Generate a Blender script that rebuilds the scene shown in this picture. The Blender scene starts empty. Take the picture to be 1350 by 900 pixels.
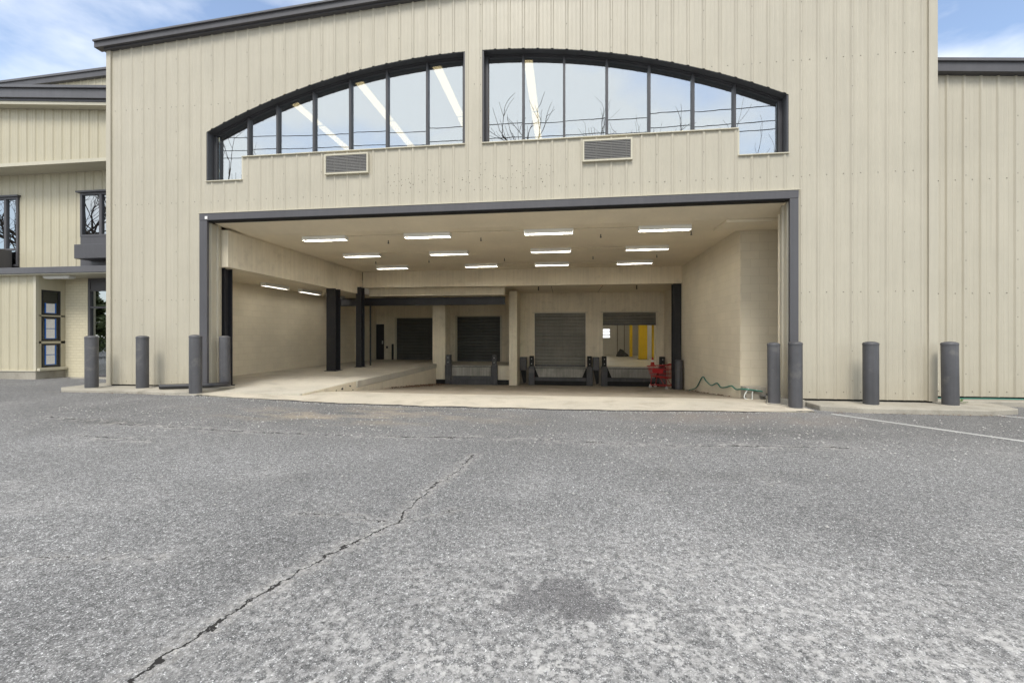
import bpy, bmesh, math, random
from mathutils import Vector, Matrix, noise as mnoise

random.seed(7)
scene = bpy.context.scene
col = scene.collection
R = math.radians

# ------------------------------------------------------------------ camera
cam_data = bpy.data.cameras.new('camera')
cam = bpy.data.objects.new('camera', cam_data)
col.objects.link(cam)
cam.location = (0.0, -9.0, 1.36)
cam.rotation_euler = (R(90), 0, R(7.125))
cam_data.sensor_width = 36.0
cam_data.lens = 560.0 / 1350.0 * 36.0
cam_data.shift_y = -7.0 / 1350.0
cam_data.clip_start = 0.05
cam_data.clip_end = 3000
scene.camera = cam

# ------------------------------------------------------------------ sky
SUN_EL, SUN_AZ = 55.0, 184.0          # compass style: azimuth clockwise from +Y
world = bpy.data.worlds.new('World')
scene.world = world
world.use_nodes = True
wn, wl = world.node_tree.nodes, world.node_tree.links
wn.clear()
wout = wn.new('ShaderNodeOutputWorld')
wbg = wn.new('ShaderNodeBackground')
wbg.inputs['Strength'].default_value = 0.118
sky = wn.new('ShaderNodeTexSky')
sky.sky_type = 'NISHITA'
sky.sun_disc = False
sky.sun_elevation = R(SUN_EL)
sky.sun_rotation = R(SUN_AZ)
sky.air_density = 1.0
sky.dust_density = 0.6
sky.ozone_density = 0.8
wtc = wn.new('ShaderNodeTexCoord')
wmap = wn.new('ShaderNodeMapping')
wmap.inputs['Scale'].default_value = (1.0, 1.0, 2.2)
wmap.inputs['Location'].default_value = (-2.53, -4.11, 3.33)
wns = wn.new('ShaderNodeTexNoise')
wns.inputs['Scale'].default_value = 1.5
wns.inputs['Detail'].default_value = 9
wns.inputs['Roughness'].default_value = 0.52
wrp = wn.new('ShaderNodeValToRGB')
wrp.color_ramp.elements[0].position = 0.36
wrp.color_ramp.elements[0].color = (0.06, 0.06, 0.06, 1)
wrp.color_ramp.elements[1].position = 0.52
wrp.color_ramp.elements[1].color = (1, 1, 1, 1)
wmx = wn.new('ShaderNodeMix')
wmx.data_type = 'RGBA'
wmx.inputs[7].default_value = (5.75, 5.85, 5.95, 1)
wl.new(wtc.outputs['Generated'], wmap.inputs['Vector'])
wl.new(wmap.outputs['Vector'], wns.inputs['Vector'])
wl.new(wns.outputs['Fac'], wrp.inputs['Fac'])
wl.new(wrp.outputs['Color'], wmx.inputs[0])
wl.new(sky.outputs['Color'], wmx.inputs[6])
wl.new(wmx.outputs[2], wbg.inputs['Color'])
wl.new(wbg.outputs['Background'], wout.inputs['Surface'])

# ------------------------------------------------------------------ sun (soft, through thin cloud)
sd = bpy.data.lights.new('sun', 'SUN')
sd.energy = 1.5
sd.angle = R(22)
sd.color = (1.0, 0.96, 0.89)
so = bpy.data.objects.new('sun', sd)
col.objects.link(so)
_a = R(SUN_AZ)
_d = Vector((math.sin(_a) * math.cos(R(SUN_EL)), math.cos(_a) * math.cos(R(SUN_EL)), math.sin(R(SUN_EL))))
so.rotation_euler = (-_d).to_track_quat('-Z', 'Y').to_euler()
so.location = (-6, -12, 30)

# ------------------------------------------------------------------ view
scene.view_settings.view_transform = 'Standard'
scene.view_settings.look = 'None'
scene.view_settings.gamma = 1.0
scene.view_settings.exposure = 1.05
scene.view_settings.use_curve_mapping = False
scene.render.engine = 'CYCLES'
scene.cycles.max_bounces = 10
scene.cycles.diffuse_bounces = 9
scene.cycles.transparent_max_bounces = 12
scene.cycles.sample_clamp_indirect = 6.0
scene.cycles.use_denoising = True

# ================================================================== materials
MATS = {}

class NT:
    """small helper round a material's node tree"""
    def __init__(self, name):
        self.m = bpy.data.materials.new(name)
        self.m.use_nodes = True
        self.t = self.m.node_tree
        self.n, self.l = self.t.nodes, self.t.links
        self.b = self.n['Principled BSDF']
        MATS[name] = self.m
    def new(self, kind, **kw):
        nd = self.n.new(kind)
        for k, v in kw.items():
            setattr(nd, k, v)
        return nd
    def link(self, a, b):
        self.l.new(a, b)
    def pos(self, scale=(1, 1, 1)):
        g = self.new('ShaderNodeNewGeometry')
        mp = self.new('ShaderNodeMapping')
        mp.inputs['Scale'].default_value = scale
        self.link(g.outputs['Position'], mp.inputs['Vector'])
        return mp.outputs['Vector']
    def noise(self, vec, scale, detail=4, rough=0.55, dist=0.0):
        nd = self.new('ShaderNodeTexNoise')
        nd.inputs['Scale'].default_value = scale
        nd.inputs['Detail'].default_value = detail
        nd.inputs['Roughness'].default_value = rough
        nd.inputs['Distortion'].default_value = dist
        self.link(vec, nd.inputs['Vector'])
        return nd.outputs['Fac']
    def ramp(self, fac, stops):
        nd = self.new('ShaderNodeValToRGB')
        cr = nd.color_ramp
        while len(cr.elements) < len(stops):
            cr.elements.new(0.5)
        for e, (p, c) in zip(cr.elements, stops):
            e.position = p
            e.color = (c, c, c, 1) if isinstance(c, (int, float)) else (*c, 1)
        self.link(fac, nd.inputs['Fac'])
        return nd.outputs['Color']
    def mix(self, fac, a, b, mode='MIX'):
        nd = self.new('ShaderNodeMix', data_type='RGBA', blend_type=mode)
        for i, v in ((0, fac), (6, a), (7, b)):
            sock = nd.inputs[i]
            if isinstance(v, (int, float)):
                sock.default_value = v if i == 0 else (v, v, v, 1)
            elif isinstance(v, tuple):
                sock.default_value = (*v, 1)
            else:
                self.link(v, sock)
        return nd.outputs[2]
    def math(self, op, a, b=None, clamp=False):
        nd = self.new('ShaderNodeMath', operation=op, use_clamp=clamp)
        for sock, v in ((nd.inputs[0], a), (nd.inputs[1], b)):
            if v is None:
                continue
            if isinstance(v, (int, float)):
                sock.default_value = v
            else:
                self.link(v, sock)
        return nd.outputs[0]
    def bump(self, h, strength, dist):
        nd = self.new('ShaderNodeBump')
        nd.inputs['Strength'].default_value = strength
        nd.inputs['Distance'].default_value = dist
        self.link(h, nd.inputs['Height'])
        self.link(nd.outputs['Normal'], self.b.inputs['Normal'])
    def done(self, color=None, rough=0.6, metal=0.0, spec=None):
        if color is not None:
            if isinstance(color, tuple):
                self.b.inputs['Base Color'].default_value = (*color, 1)
            else:
                self.link(color, self.b.inputs['Base Color'])
        if isinstance(rough, (int, float)):
            self.b.inputs['Roughness'].default_value = rough
        else:
            self.link(rough, self.b.inputs['Roughness'])
        self.b.inputs['Metallic'].default_value = metal
        if spec is not None:
            self.b.inputs['Specular IOR Level'].default_value = spec
        return self.m

def painted(name, c, rough=0.5, var=0.10, streak=0.06, metal=0.0, bump=0.0, dirt=None, spec=None, sheet=False):
    """paint with faint clouding, vertical rain streaks and optional dirt"""
    t = NT(name)
    p = t.pos()
    cl = t.ramp(t.noise(p, 0.9, 4), [(0.3, 1 - var), (0.7, 1 + var * 0.35)])
    fine = t.ramp(t.noise(p, 9, 5), [(0.3, 1 - var * 0.4), (0.7, 1.0)])
    st = t.ramp(t.noise(t.pos((7, 7, 0.25)), 2.2, 3), [(0.35, 1 - streak), (0.65, 1.0)])
    k = t.mix(1.0, t.mix(1.0, cl, fine, 'MULTIPLY'), st, 'MULTIPLY')
    colr = t.mix(1.0, c, k, 'MULTIPLY')
    if dirt:
        dm = t.ramp(t.noise(p, 2.6, 8, 0.65), [(0.55, 0.0), (0.75, dirt[1])])
        colr = t.mix(dm, colr, dirt[0])
    if bump:
        t.bump(t.noise(p, 60, 3), bump, 0.01)
    if sheet:      # oil-canning of thin steel, rain splash low down
        t.bump(t.noise(t.pos((1.0, 1.0, 0.45)), 2.4, 2), 0.35, 0.02)
        sz = t.new('ShaderNodeSeparateXYZ')
        t.link(p, sz.inputs[0])
        low = t.math('ADD', sz.outputs[2], t.math('MULTIPLY', t.math('SUBTRACT', t.noise(t.pos((3.0, 3.0, 0.8)), 2.0, 6, 0.7), 0.5), 0.9))
        colr = t.mix(t.ramp(low, [(0.12, 0.42), (0.55, 0.0)]), colr, (0.33, 0.29, 0.22))
        runs = t.math('MULTIPLY', t.ramp(t.noise(t.pos((16, 16, 0.16)), 1.0, 2), [(0.62, 0.0), (0.78, 0.10)]), t.ramp(t.noise(p, 0.6, 3), [(0.42, 0.0), (0.6, 1.0)]))
        colr = t.mix(runs, colr, (0.36, 0.33, 0.26))
    rr = t.ramp(t.noise(p, 3.5, 4), [(0.3, rough - 0.06), (0.7, rough + 0.08)])
    return t.done(colr, rr, metal, spec)

painted('siding', (0.470, 0.434, 0.345), 0.40, 0.06, 0.06, sheet=True)
painted('siding_office', (0.505, 0.462, 0.338), 0.42, 0.06, 0.06, sheet=True)
painted('trim_beige', (0.54, 0.505, 0.395), 0.45, 0.05, 0.04)
painted('trim_grey', (0.085, 0.083, 0.09), 0.45, 0.12, 0.08)
painted('gutter_grey', (0.11, 0.108, 0.115), 0.4, 0.12, 0.08)
painted('frame_dark', (0.055, 0.055, 0.06), 0.4, 0.1, 0.05)
painted('bollard_grey', (0.085, 0.085, 0.092), 0.5, 0.28, 0.2, bump=0.10, dirt=((0.20, 0.19, 0.165), 0.6))
painted('steel_black', (0.022, 0.022, 0.026), 0.5, 0.2, 0.1, dirt=((0.06, 0.055, 0.05), 0.4))
painted('dock_steel', (0.085, 0.085, 0.09), 0.6, 0.3, 0.2, dirt=((0.17, 0.16, 0.14), 0.7))
painted('lip_steel', (0.36, 0.345, 0.305), 0.6, 0.3, 0.3, dirt=((0.40, 0.38, 0.34), 0.6))
painted('rubber', (0.018, 0.018, 0.018), 0.8, 0.2, 0.1)
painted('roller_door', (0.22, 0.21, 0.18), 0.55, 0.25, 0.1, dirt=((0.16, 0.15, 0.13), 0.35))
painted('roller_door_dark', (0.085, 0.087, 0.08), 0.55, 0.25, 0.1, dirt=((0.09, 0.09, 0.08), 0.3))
painted('dock_wall', (0.75, 0.675, 0.525), 0.75, 0.10, 0.10, bump=0.12, dirt=((0.36, 0.31, 0.23), 0.45))
painted('dock_ceiling', (0.77, 0.695, 0.545), 0.8, 0.10, 0.0, bump=0.06)
painted('fixture_white', (0.80, 0.80, 0.77), 0.45, 0.06, 0.0)
painted('yellow_paint', (0.75, 0.50, 0.02), 0.5, 0.12, 0.08)
painted('interior_wall', (0.52, 0.50, 0.44), 0.8, 0.08, 0.05)
painted('interior_floor', (0.62, 0.58, 0.47), 0.35, 0.15, 0.0)
painted('interior_dark', (0.26, 0.20, 0.15), 0.8, 0.2, 0.0)
painted('cart_red', (0.42, 0.012, 0.016), 0.35, 0.12, 0.0)
painted('wheel_grey', (0.55, 0.55, 0.53), 0.6, 0.1, 0.0)
painted('cone_red', (0.55, 0.03, 0.02), 0.5, 0.15, 0.0)
painted('tarp_black', (0.03, 0.03, 0.028), 0.55, 0.3, 0.0)
painted('hose_green', (0.02, 0.20, 0.15), 0.4, 0.15, 0.0)
painted('cord_white', (0.6, 0.62, 0.58), 0.5, 0.1, 0.0)
painted('pipe_black', (0.03, 0.03, 0.034), 0.45, 0.2, 0.0)
painted('paper_tape', (0.03, 0.16, 0.55), 0.6, 0.05, 0.0)
painted('line_paint', (0.48, 0.48, 0.465), 0.8, 0.3, 0.0, dirt=((0.19, 0.19, 0.185), 1.0))
painted('wire_black', (0.02, 0.02, 0.02), 0.6, 0.1, 0.0)
painted('pole_wood', (0.13, 0.10, 0.075), 0.85, 0.25, 0.2)
painted('bark', (0.075, 0.06, 0.05), 0.9, 0.3, 0.15, bump=0.3)
painted('needles', (0.09, 0.12, 0.04), 0.7, 0.35, 0.0)
painted('roof_metal', (0.30, 0.30, 0.29), 0.5, 0.15, 0.0)
painted('screw_head', (0.16, 0.145, 0.115), 0.45, 0.1, 0.0)
painted('void', (0.012, 0.012, 0.012), 0.9, 0.1, 0.0)
painted('dead_leaf', (0.16, 0.085, 0.045), 0.85, 0.5, 0.0)
painted('grit', (0.45, 0.44, 0.42), 0.9, 0.4, 0.0)
painted('weed', (0.09, 0.17, 0.04), 0.7, 0.3, 0.0)
painted('panel_mesh', (0.21, 0.205, 0.195), 0.5, 0.1, 0.0)

def concrete(name, c, c2, stain, sc=1.0, pit=0.25, wet=None):
    t = NT(name)
    p = t.pos()
    big = t.ramp(t.noise(p, 0.55 * sc, 6, 0.6), [(0.35, 0.0), (0.65, 1.0)])
    base = t.mix(big, c, c2)
    fine = t.ramp(t.noise(p, 70, 6, 0.7), [(0.25, 0.72), (0.6, 1.05)])
    base = t.mix(1.0, base, fine, 'MULTIPLY')
    sm = t.ramp(t.noise(p, 1.7 * sc, 9, 0.68, 0.4), [(0.50, 0.0), (0.72, 0.75)])
    base = t.mix(sm, base, stain)
    vor = t.new('ShaderNodeTexVoronoi')
    vor.inputs['Scale'].default_value = 120
    t.link(p, vor.inputs['Vector'])
    pits = t.ramp(vor.outputs['Distance'], [(0.05, 0.75), (0.25, 1.0)])
    base = t.mix(pit, base, t.mix(1.0, base, pits, 'MULTIPLY'))
    t.bump(t.noise(p, 45, 6, 0.7), 0.25, 0.012)
    return t.done(base, 0.85, 0, 0.3)

concrete('apron_concrete', (0.54, 0.49, 0.40), (0.44, 0.405, 0.335), (0.30, 0.265, 0.21))
concrete('well_concrete', (0.33, 0.29, 0.23), (0.245, 0.212, 0.165), (0.14, 0.112, 0.082), 0.9)
concrete('ramp_concrete', (0.52, 0.485, 0.41), (0.45, 0.42, 0.355), (0.30, 0.275, 0.23), 0.8)
concrete('curb_concrete', (0.40, 0.37, 0.31), (0.31, 0.29, 0.245), (0.22, 0.20, 0.16), 1.6)

def block_wall(name, c, bw, bh, strength, axis):
    """painted blockwork: mortar joints as fine relief under the paint"""
    t = NT(name)
    g = t.new('ShaderNodeNewGeometry')
    sx = t.new('ShaderNodeSeparateXYZ')
    t.link(g.outputs['Position'], sx.inputs[0])
    cb = t.new('ShaderNodeCombineXYZ')
    t.link(sx.outputs[axis], cb.inputs[0])
    t.link(sx.outputs[2], cb.inputs[1])
    br = t.new('ShaderNodeTexBrick')
    br.inputs['Scale'].default_value = 1.0
    br.inputs['Brick Width'].default_value = bw
    br.inputs['Row Height'].default_value = bh
    br.inputs['Mortar Size'].default_value = 0.006
    br.inputs['Mortar Smooth'].default_value = 0.6
    br.inputs['Color1'].default_value = (1, 1, 1, 1)
    br.inputs['Color2'].default_value = (0.94, 0.94, 0.94, 1)
    br.inputs['Mortar'].default_value = (0.84, 0.83, 0.80, 1)
    t.link(cb.outputs[0], br.inputs['Vector'])
    p = t.pos()
    cl = t.ramp(t.noise(p, 0.7, 5), [(0.3, 0.88), (0.7, 1.03)])
    k = t.mix(1.0, cl, br.outputs['Color'], 'MULTIPLY')
    base = t.mix(1.0, c, k, 'MULTIPLY')
    low = t.ramp(t.noise(t.pos((1, 1, 1.6)), 1.8, 8, 0.7), [(0.58, 0.0), (0.78, 0.28)])
    base = t.mix(low, base, (0.34, 0.29, 0.21))
    h = t.math('SUBTRACT', t.math('MULTIPLY', t.noise(p, 80, 4), 0.15), br.outputs['Fac'])
    t.bump(h, strength, 0.012)
    return t.done(base, 0.72)

block_wall('block_paint_x', (0.71, 0.64, 0.50), 0.4, 0.2, 0.28, 0)
block_wall('block_paint_y', (0.71, 0.64, 0.50), 0.4, 0.2, 0.28, 1)
block_wall('brick_paint', (0.64, 0.58, 0.42), 0.21, 0.085, 0.6, 0)

# glass: coated pane, part mirror and part see-through
def glass(name, refl, tint):
    t = NT(name)
    t.n.remove(t.b)
    out = [n for n in t.n if n.type == 'OUTPUT_MATERIAL'][0]
    gl = t.new('ShaderNodeBsdfGlossy')
    gl.inputs['Roughness'].default_value = 0.004
    gl.inputs['Color'].default_value = (0.90, 0.95, 0.98, 1)
    tr = t.new('ShaderNodeBsdfTransparent')
    tr.inputs['Color'].default_value = (*tint, 1)
    lw = t.new('ShaderNodeLayerWeight')
    lw.inputs['Blend'].default_value = 0.25
    f = t.math('MULTIPLY_ADD', lw.outputs['Fresnel'], 0.6)
    f.node.inputs[2].default_value = refl
    f.node.use_clamp = True
    # panes are never dead flat: a slow ripple
    bp = t.new('ShaderNodeBump')
    bp.inputs['Strength'].default_value = 0.02
    bp.inputs['Distance'].default_value = 0.02
    t.link(t.noise(t.pos(), 1.6, 2), bp.inputs['Height'])
    t.link(bp.outputs['Normal'], gl.inputs['Normal'])
    mx = t.new('ShaderNodeMixShader')
    t.link(f, mx.inputs[0])
    t.link(tr.outputs[0], mx.inputs[1])
    t.link(gl.outputs[0], mx.inputs[2])
    t.link(mx.outputs[0], out.inputs['Surface'])
glass('glass_arch', 0.46, (0.62, 0.66, 0.66))
glass('glass_office', 0.44, (0.35, 0.38, 0.38))
glass('glass_slot', 0.06, (0.5, 0.52, 0.52))

def lamp(name, c, s):
    t = NT(name)
    t.b.inputs['Emission Color'].default_value = (*c, 1)
    t.b.inputs['Emission Strength'].default_value = s
    return t.done((0.85, 0.85, 0.83), 0.4)
lamp('tube_dock', (1.0, 0.95, 0.87), 14.0)
lamp('tube_soft', (1.0, 0.95, 0.87), 5.0)
lamp('tube_hall', (1.0, 0.70, 0.36), 1.4)
lamp('tube_store_fill', (1.0, 0.93, 0.80), 22.0)  # glow of the added store room fixtures

# printed notice: grey text lines on white
t = NT('paper_print')
g = t.new('ShaderNodeNewGeometry')
sx = t.new('ShaderNodeSeparateXYZ')
t.link(g.outputs['Position'], sx.inputs[0])
rows = t.math('GREATER_THAN', t.math('FRACT', t.math('MULTIPLY', sx.outputs[2], 55.0)), 0.55)
wd = t.math('GREATER_THAN', t.noise(t.pos((1, 60, 55)), 1.0, 1), 0.45)
t.done(t.mix(t.math('MULTIPLY', rows, wd), (0.85, 0.85, 0.84), (0.66, 0.66, 0.68)), 0.7)

# ---- asphalt ---------------------------------------------------------------
def asphalt():
    t = NT('asphalt')
    p = t.pos()
    # aggregate: every stone its own tone
    v1 = t.new('ShaderNodeTexVoronoi')
    v1.inputs['Scale'].default_value = 230
    t.link(p, v1.inputs['Vector'])
    sep = t.new('ShaderNodeSeparateColor')
    t.link(v1.outputs['Color'], sep.inputs[0])
    stone = t.ramp(sep.outputs[0], [(0.0, 0.09), (0.35, 0.162), (0.7, 0.228), (0.93, 0.335), (1.0, 0.68)])
    v2 = t.new('ShaderNodeTexVoronoi')
    v2.inputs['Scale'].default_value = 95
    t.link(p, v2.inputs['Vector'])
    sep2 = t.new('ShaderNodeSeparateColor')
    t.link(v2.outputs['Color'], sep2.inputs[0])
    stone2 = t.ramp(sep2.outputs[1], [(0.0, 0.66), (0.5, 0.98), (0.9, 1.2), (1.0, 1.75)])
    base = t.mix(1.0, stone, stone2, 'MULTIPLY')
    gr = t.ramp(t.noise(p, 26, 6, 0.7), [(0.30, 0.62), (0.70, 1.36)])
    base = t.mix(1.0, base, gr, 'MULTIPLY')
    big = t.ramp(t.noise(p, 0.33, 5, 0.6), [(0.3, 0.80), (0.7, 1.15)])
    base = t.mix(1.0, base, big, 'MULTIPLY')
    # binder worn away: pale mottling, strongest on the traffic line before the docks
    def blob(cx, cy, rx, ry, soft, ns=3.0):
        mp = t.new('ShaderNodeMapping')
        mp.vector_type = 'POINT'
        mp.inputs['Location'].default_value = (-cx / rx, -cy / ry, 0)
        mp.inputs['Scale'].default_value = (1 / rx, 1 / ry, 0)
        gg = t.new('ShaderNodeNewGeometry')
        t.link(gg.outputs['Position'], mp.inputs['Vector'])
        ln = t.new('ShaderNodeVectorMath', operation='LENGTH')
        t.link(mp.outputs[0], ln.inputs[0])
        wob = t.math('MULTIPLY', t.math('SUBTRACT', t.noise(p, ns, 6, 0.68), 0.5), soft)
        return t.math('ADD', ln.outputs['Value'], wob)
    reg = t.ramp(blob(0.7, -7.7, 3.3, 2.1, 0.9), [(0.45, 1.0), (1.0, 0.0)])
    mot = t.ramp(t.noise(p, 21, 7, 0.78), [(0.45, 0.0), (0.55, 1.0)])
    mot2 = t.ramp(t.noise(p, 4.2, 6, 0.65), [(0.36, 0.2), (0.58, 1.0)])
    wear = t.math('MULTIPLY', t.math('MULTIPLY', reg, mot), mot2)
    gmot = t.math('MULTIPLY', t.ramp(t.noise(p, 1.1, 7, 0.7), [(0.52, 0.0), (0.74, 0.55)]), t.ramp(t.noise(p, 22, 4, 0.7), [(0.42, 0.0), (0.62, 1.0)]))
    wear = t.math('MAXIMUM', t.math('MULTIPLY', wear, 0.9), gmot)
    base = t.mix(wear, base, t.mix(1.0, (0.455, 0.447, 0.435), gr, 'MULTIPLY'))
    # dark repaired spot
    spot = t.ramp(blob(-0.02, -6.78, 0.40, 0.21, 3.2, 7.5), [(0.55, 0.8), (0.95, 0.0)])
    base = t.mix(spot, base, t.mix(1.0, stone, (0.62, 0.61, 0.62), 'MULTIPLY'))
    # sandy silt lying on the strip in front of the apron
    silt = t.math('MULTIPLY', t.ramp(blob(-3.6, -2.0, 3.6, 0.95, 0.8), [(0.4, 1.0), (1.0, 0.0)]),
                  t.ramp(t.noise(t.pos((0.5, 1.6, 1)), 1.5, 7, 0.65), [(0.46, 0.0), (0.62, 0.95)]))
    base = t.mix(silt, base, t.mix(1.0, (0.37, 0.325, 0.26), gr, 'MULTIPLY'))
    silt2 = t.math('MULTIPLY', t.ramp(blob(2.8, -1.5, 2.6, 0.8, 0.6), [(0.4, 1.0), (1.0, 0.0)]), t.ramp(t.noise(p, 1.3, 6), [(0.4, 0.1), (0.65, 0.5)]))
    base = t.mix(silt2, base, (0.27, 0.225, 0.185))
    for (cx, cy, rx, ry, k) in ((-6.9, -3.3, 1.1, 0.22, 0.6), (1.6, -4.6, 1.5, 0.25, 0.22), (-2.6, -5.2, 0.3, 0.16, 0.25), (2.9, -2.6, 2.2, 0.5, 0.3)):
        base = t.mix(t.ramp(blob(cx, cy, rx, ry, 1.3), [(0.3, k), (1.0, 0.0)]), base, t.mix(1.0, base, (0.50, 0.49, 0.48), 'MULTIPLY'))
    # newer darker strip along the building
    sy = t.new('ShaderNodeSeparateXYZ')
    t.link(p, sy.inputs[0])
    yy = t.math('ADD', sy.outputs[1], t.math('MULTIPLY', t.math('SUBTRACT', t.noise(p, 0.7, 5), 0.5), 0.8))
    strip = t.ramp(t.math('ADD', t.math('MULTIPLY', yy, 0.5), 2.25), [(0.0, 0.0), (1.0, 1.0)])
    base = t.mix(strip, base, t.mix(1.0, base, (0.78, 0.775, 0.77), 'MULTIPLY'))
    # cracks: distance to polylines, with wandering edges
    wv = t.new('ShaderNodeTexNoise')
    wv.inputs['Scale'].default_value = 7.0
    wv.inputs['Detail'].default_value = 5
    wv.inputs['Roughness'].default_value = 0.65
    t.link(p, wv.inputs['Vector'])
    ws = t.new('ShaderNodeVectorMath', operation='SUBTRACT')
    t.link(wv.outputs['Color'], ws.inputs[0])
    ws.inputs[1].default_value = (0.5, 0.5, 0.5)
    wk = t.new('ShaderNodeVectorMath', operation='MULTIPLY')
    t.link(ws.outputs[0], wk.inputs[0])
    wk.inputs[1].default_value = (0.20, 0.20, 0)
    wp = t.new('ShaderNodeVectorMath', operation='MULTIPLY_ADD')
    t.link(p, wp.inputs[0])
    wp.inputs[1].default_value = (1, 1, 0)
    t.link(wk.outputs[0], wp.inputs[2])
    fv = t.new('ShaderNodeTexNoise')
    fv.inputs['Scale'].default_value = 38.0
    fv.inputs['Detail'].default_value = 3
    t.link(p, fv.inputs['Vector'])
    fs = t.new('ShaderNodeVectorMath', operation='SUBTRACT')
    t.link(fv.outputs['Color'], fs.inputs[0])
    fs.inputs[1].default_value = (0.5, 0.5, 0.5)
    fp = t.new('ShaderNodeVectorMath', operation='MULTIPLY_ADD')
    t.link(fs.outputs[0], fp.inputs[0])
    fp.inputs[1].default_value = (0.035, 0.035, 0)
    t.link(wp.outputs[0], fp.inputs[2])
    P = fp.outputs[0]
    def dist(lines):
        best = None
        for pts in lines:
            for a, b in zip(pts, pts[1:]):
                ba = Vector((b[0] - a[0], b[1] - a[1], 0))
                s = t.new('ShaderNodeVectorMath', operation='SUBTRACT')
                t.link(P, s.inputs[0])
                s.inputs[1].default_value = (a[0], a[1], 0)
                dt = t.new('ShaderNodeVectorMath', operation='DOT_PRODUCT')
                t.link(s.outputs[0], dt.inputs[0])
                dt.inputs[1].default_value = ba / ba.length_squared
                h = t.math('ADD', dt.outputs['Value'], 0.0, True)
                sc = t.new('ShaderNodeVectorMath', operation='SCALE')
                sc.inputs[0].default_value = ba
                t.link(h, sc.inputs['Scale'])
                ds = t.new('ShaderNodeVectorMath', operation='DISTANCE')
                t.link(s.outputs[0], ds.inputs[0])
                t.link(sc.outputs[0], ds.inputs[1])
                dv = ds.outputs['Value']
                best = dv if best is None else t.math('MINIMUM', best, dv)
        return best
    main = [[(-1.72, -7.62), (-1.63, -7.02), (-1.43, -6.43), (-1.23, -6.05), (-1.20, -5.4), (-1.07, -4.75), (-1.03, -4.25)],
            ]
    side = [[(-3.6, -6.86), (-3.08, -6.73), (-2.45, -6.68)],
            [(-2.06, -5.96), (-1.60, -5.96), (-1.23, -6.05), (-0.84, -5.76)]]
    seam = [[(-8.3, -3.15), (-6.4, -3.42), (-3.2, -3.5), (-0.3, -3.43), (1.4, -3.5), (3.4, -3.36)],
            [(-6.6, -4.05), (-5.2, -4.15)]]
    dm, dsd, dsm = dist(main), dist(side), dist(seam)
    wid = t.ramp(t.noise(p, 5, 4), [(0.36, 0.0045), (0.66, 0.0105)])
    core = t.math('LESS_THAN', dm, wid)
    swid = t.ramp(t.noise(p, 2.2, 5, 0.7), [(0.43, 0.0), (0.64, 0.028)])
    core2 = t.math('MAXIMUM', t.math('LESS_THAN', dsm, swid), t.math('LESS_THAN', dsd, t.ramp(t.noise(p, 6, 4), [(0.42, 0.0), (0.66, 0.0065)])))
    dm = t.math('MINIMUM', dm, t.math('ADD', dsd, 0.04))
    halo = t.math('MULTIPLY', t.ramp(dm, [(0.0, 0.7), (0.12, 0.0)]), t.ramp(t.noise(p, 24, 6, 0.75), [(0.44, 0.0), (0.58, 1.0)]))
    halo2 = t.math('MULTIPLY', t.ramp(dsm, [(0.0, 0.55), (0.2, 0.0)]), t.ramp(t.noise(p, 7, 6, 0.7), [(0.48, 0.0), (0.62, 1.0)]))
    base = t.mix(t.math('MAXIMUM', halo, halo2), base, t.mix(1.0, (0.44, 0.425, 0.40), gr, 'MULTIPLY'))
    crack = t.math('MAXIMUM', core, core2)
    base = t.mix(crack, base, (0.028, 0.026, 0.025))
    hgt = t.math('ADD', t.math('MULTIPLY', sep.outputs[0], 0.35), t.math('MULTIPLY', t.noise(p, 30, 5, 0.7), 0.8))
    hgt = t.math('SUBTRACT', hgt, t.math('MULTIPLY', crack, 1.5))
    t.bump(hgt, 0.55, 0.008)
    return t.done(base, 0.88, 0, 0.25)
asphalt()

# ================================================================== mesh helpers
ORG = {}

def tag(o, label=None, cat=None, group=None, kind=None):
    if label: o['label'] = label
    if cat: o['category'] = cat
    if group: o['group'] = group
    if kind: o['kind'] = kind
    return o

def thing(name, loc, label, cat, group=None, rz=0.0):
    o = bpy.data.objects.new(name, None)
    o.empty_display_size = 0.3
    col.objects.link(o)
    o.location = loc
    o.rotation_euler = (0, 0, rz)
    ORG[o] = Vector(loc)
    return tag(o, label, cat, group)

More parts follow.
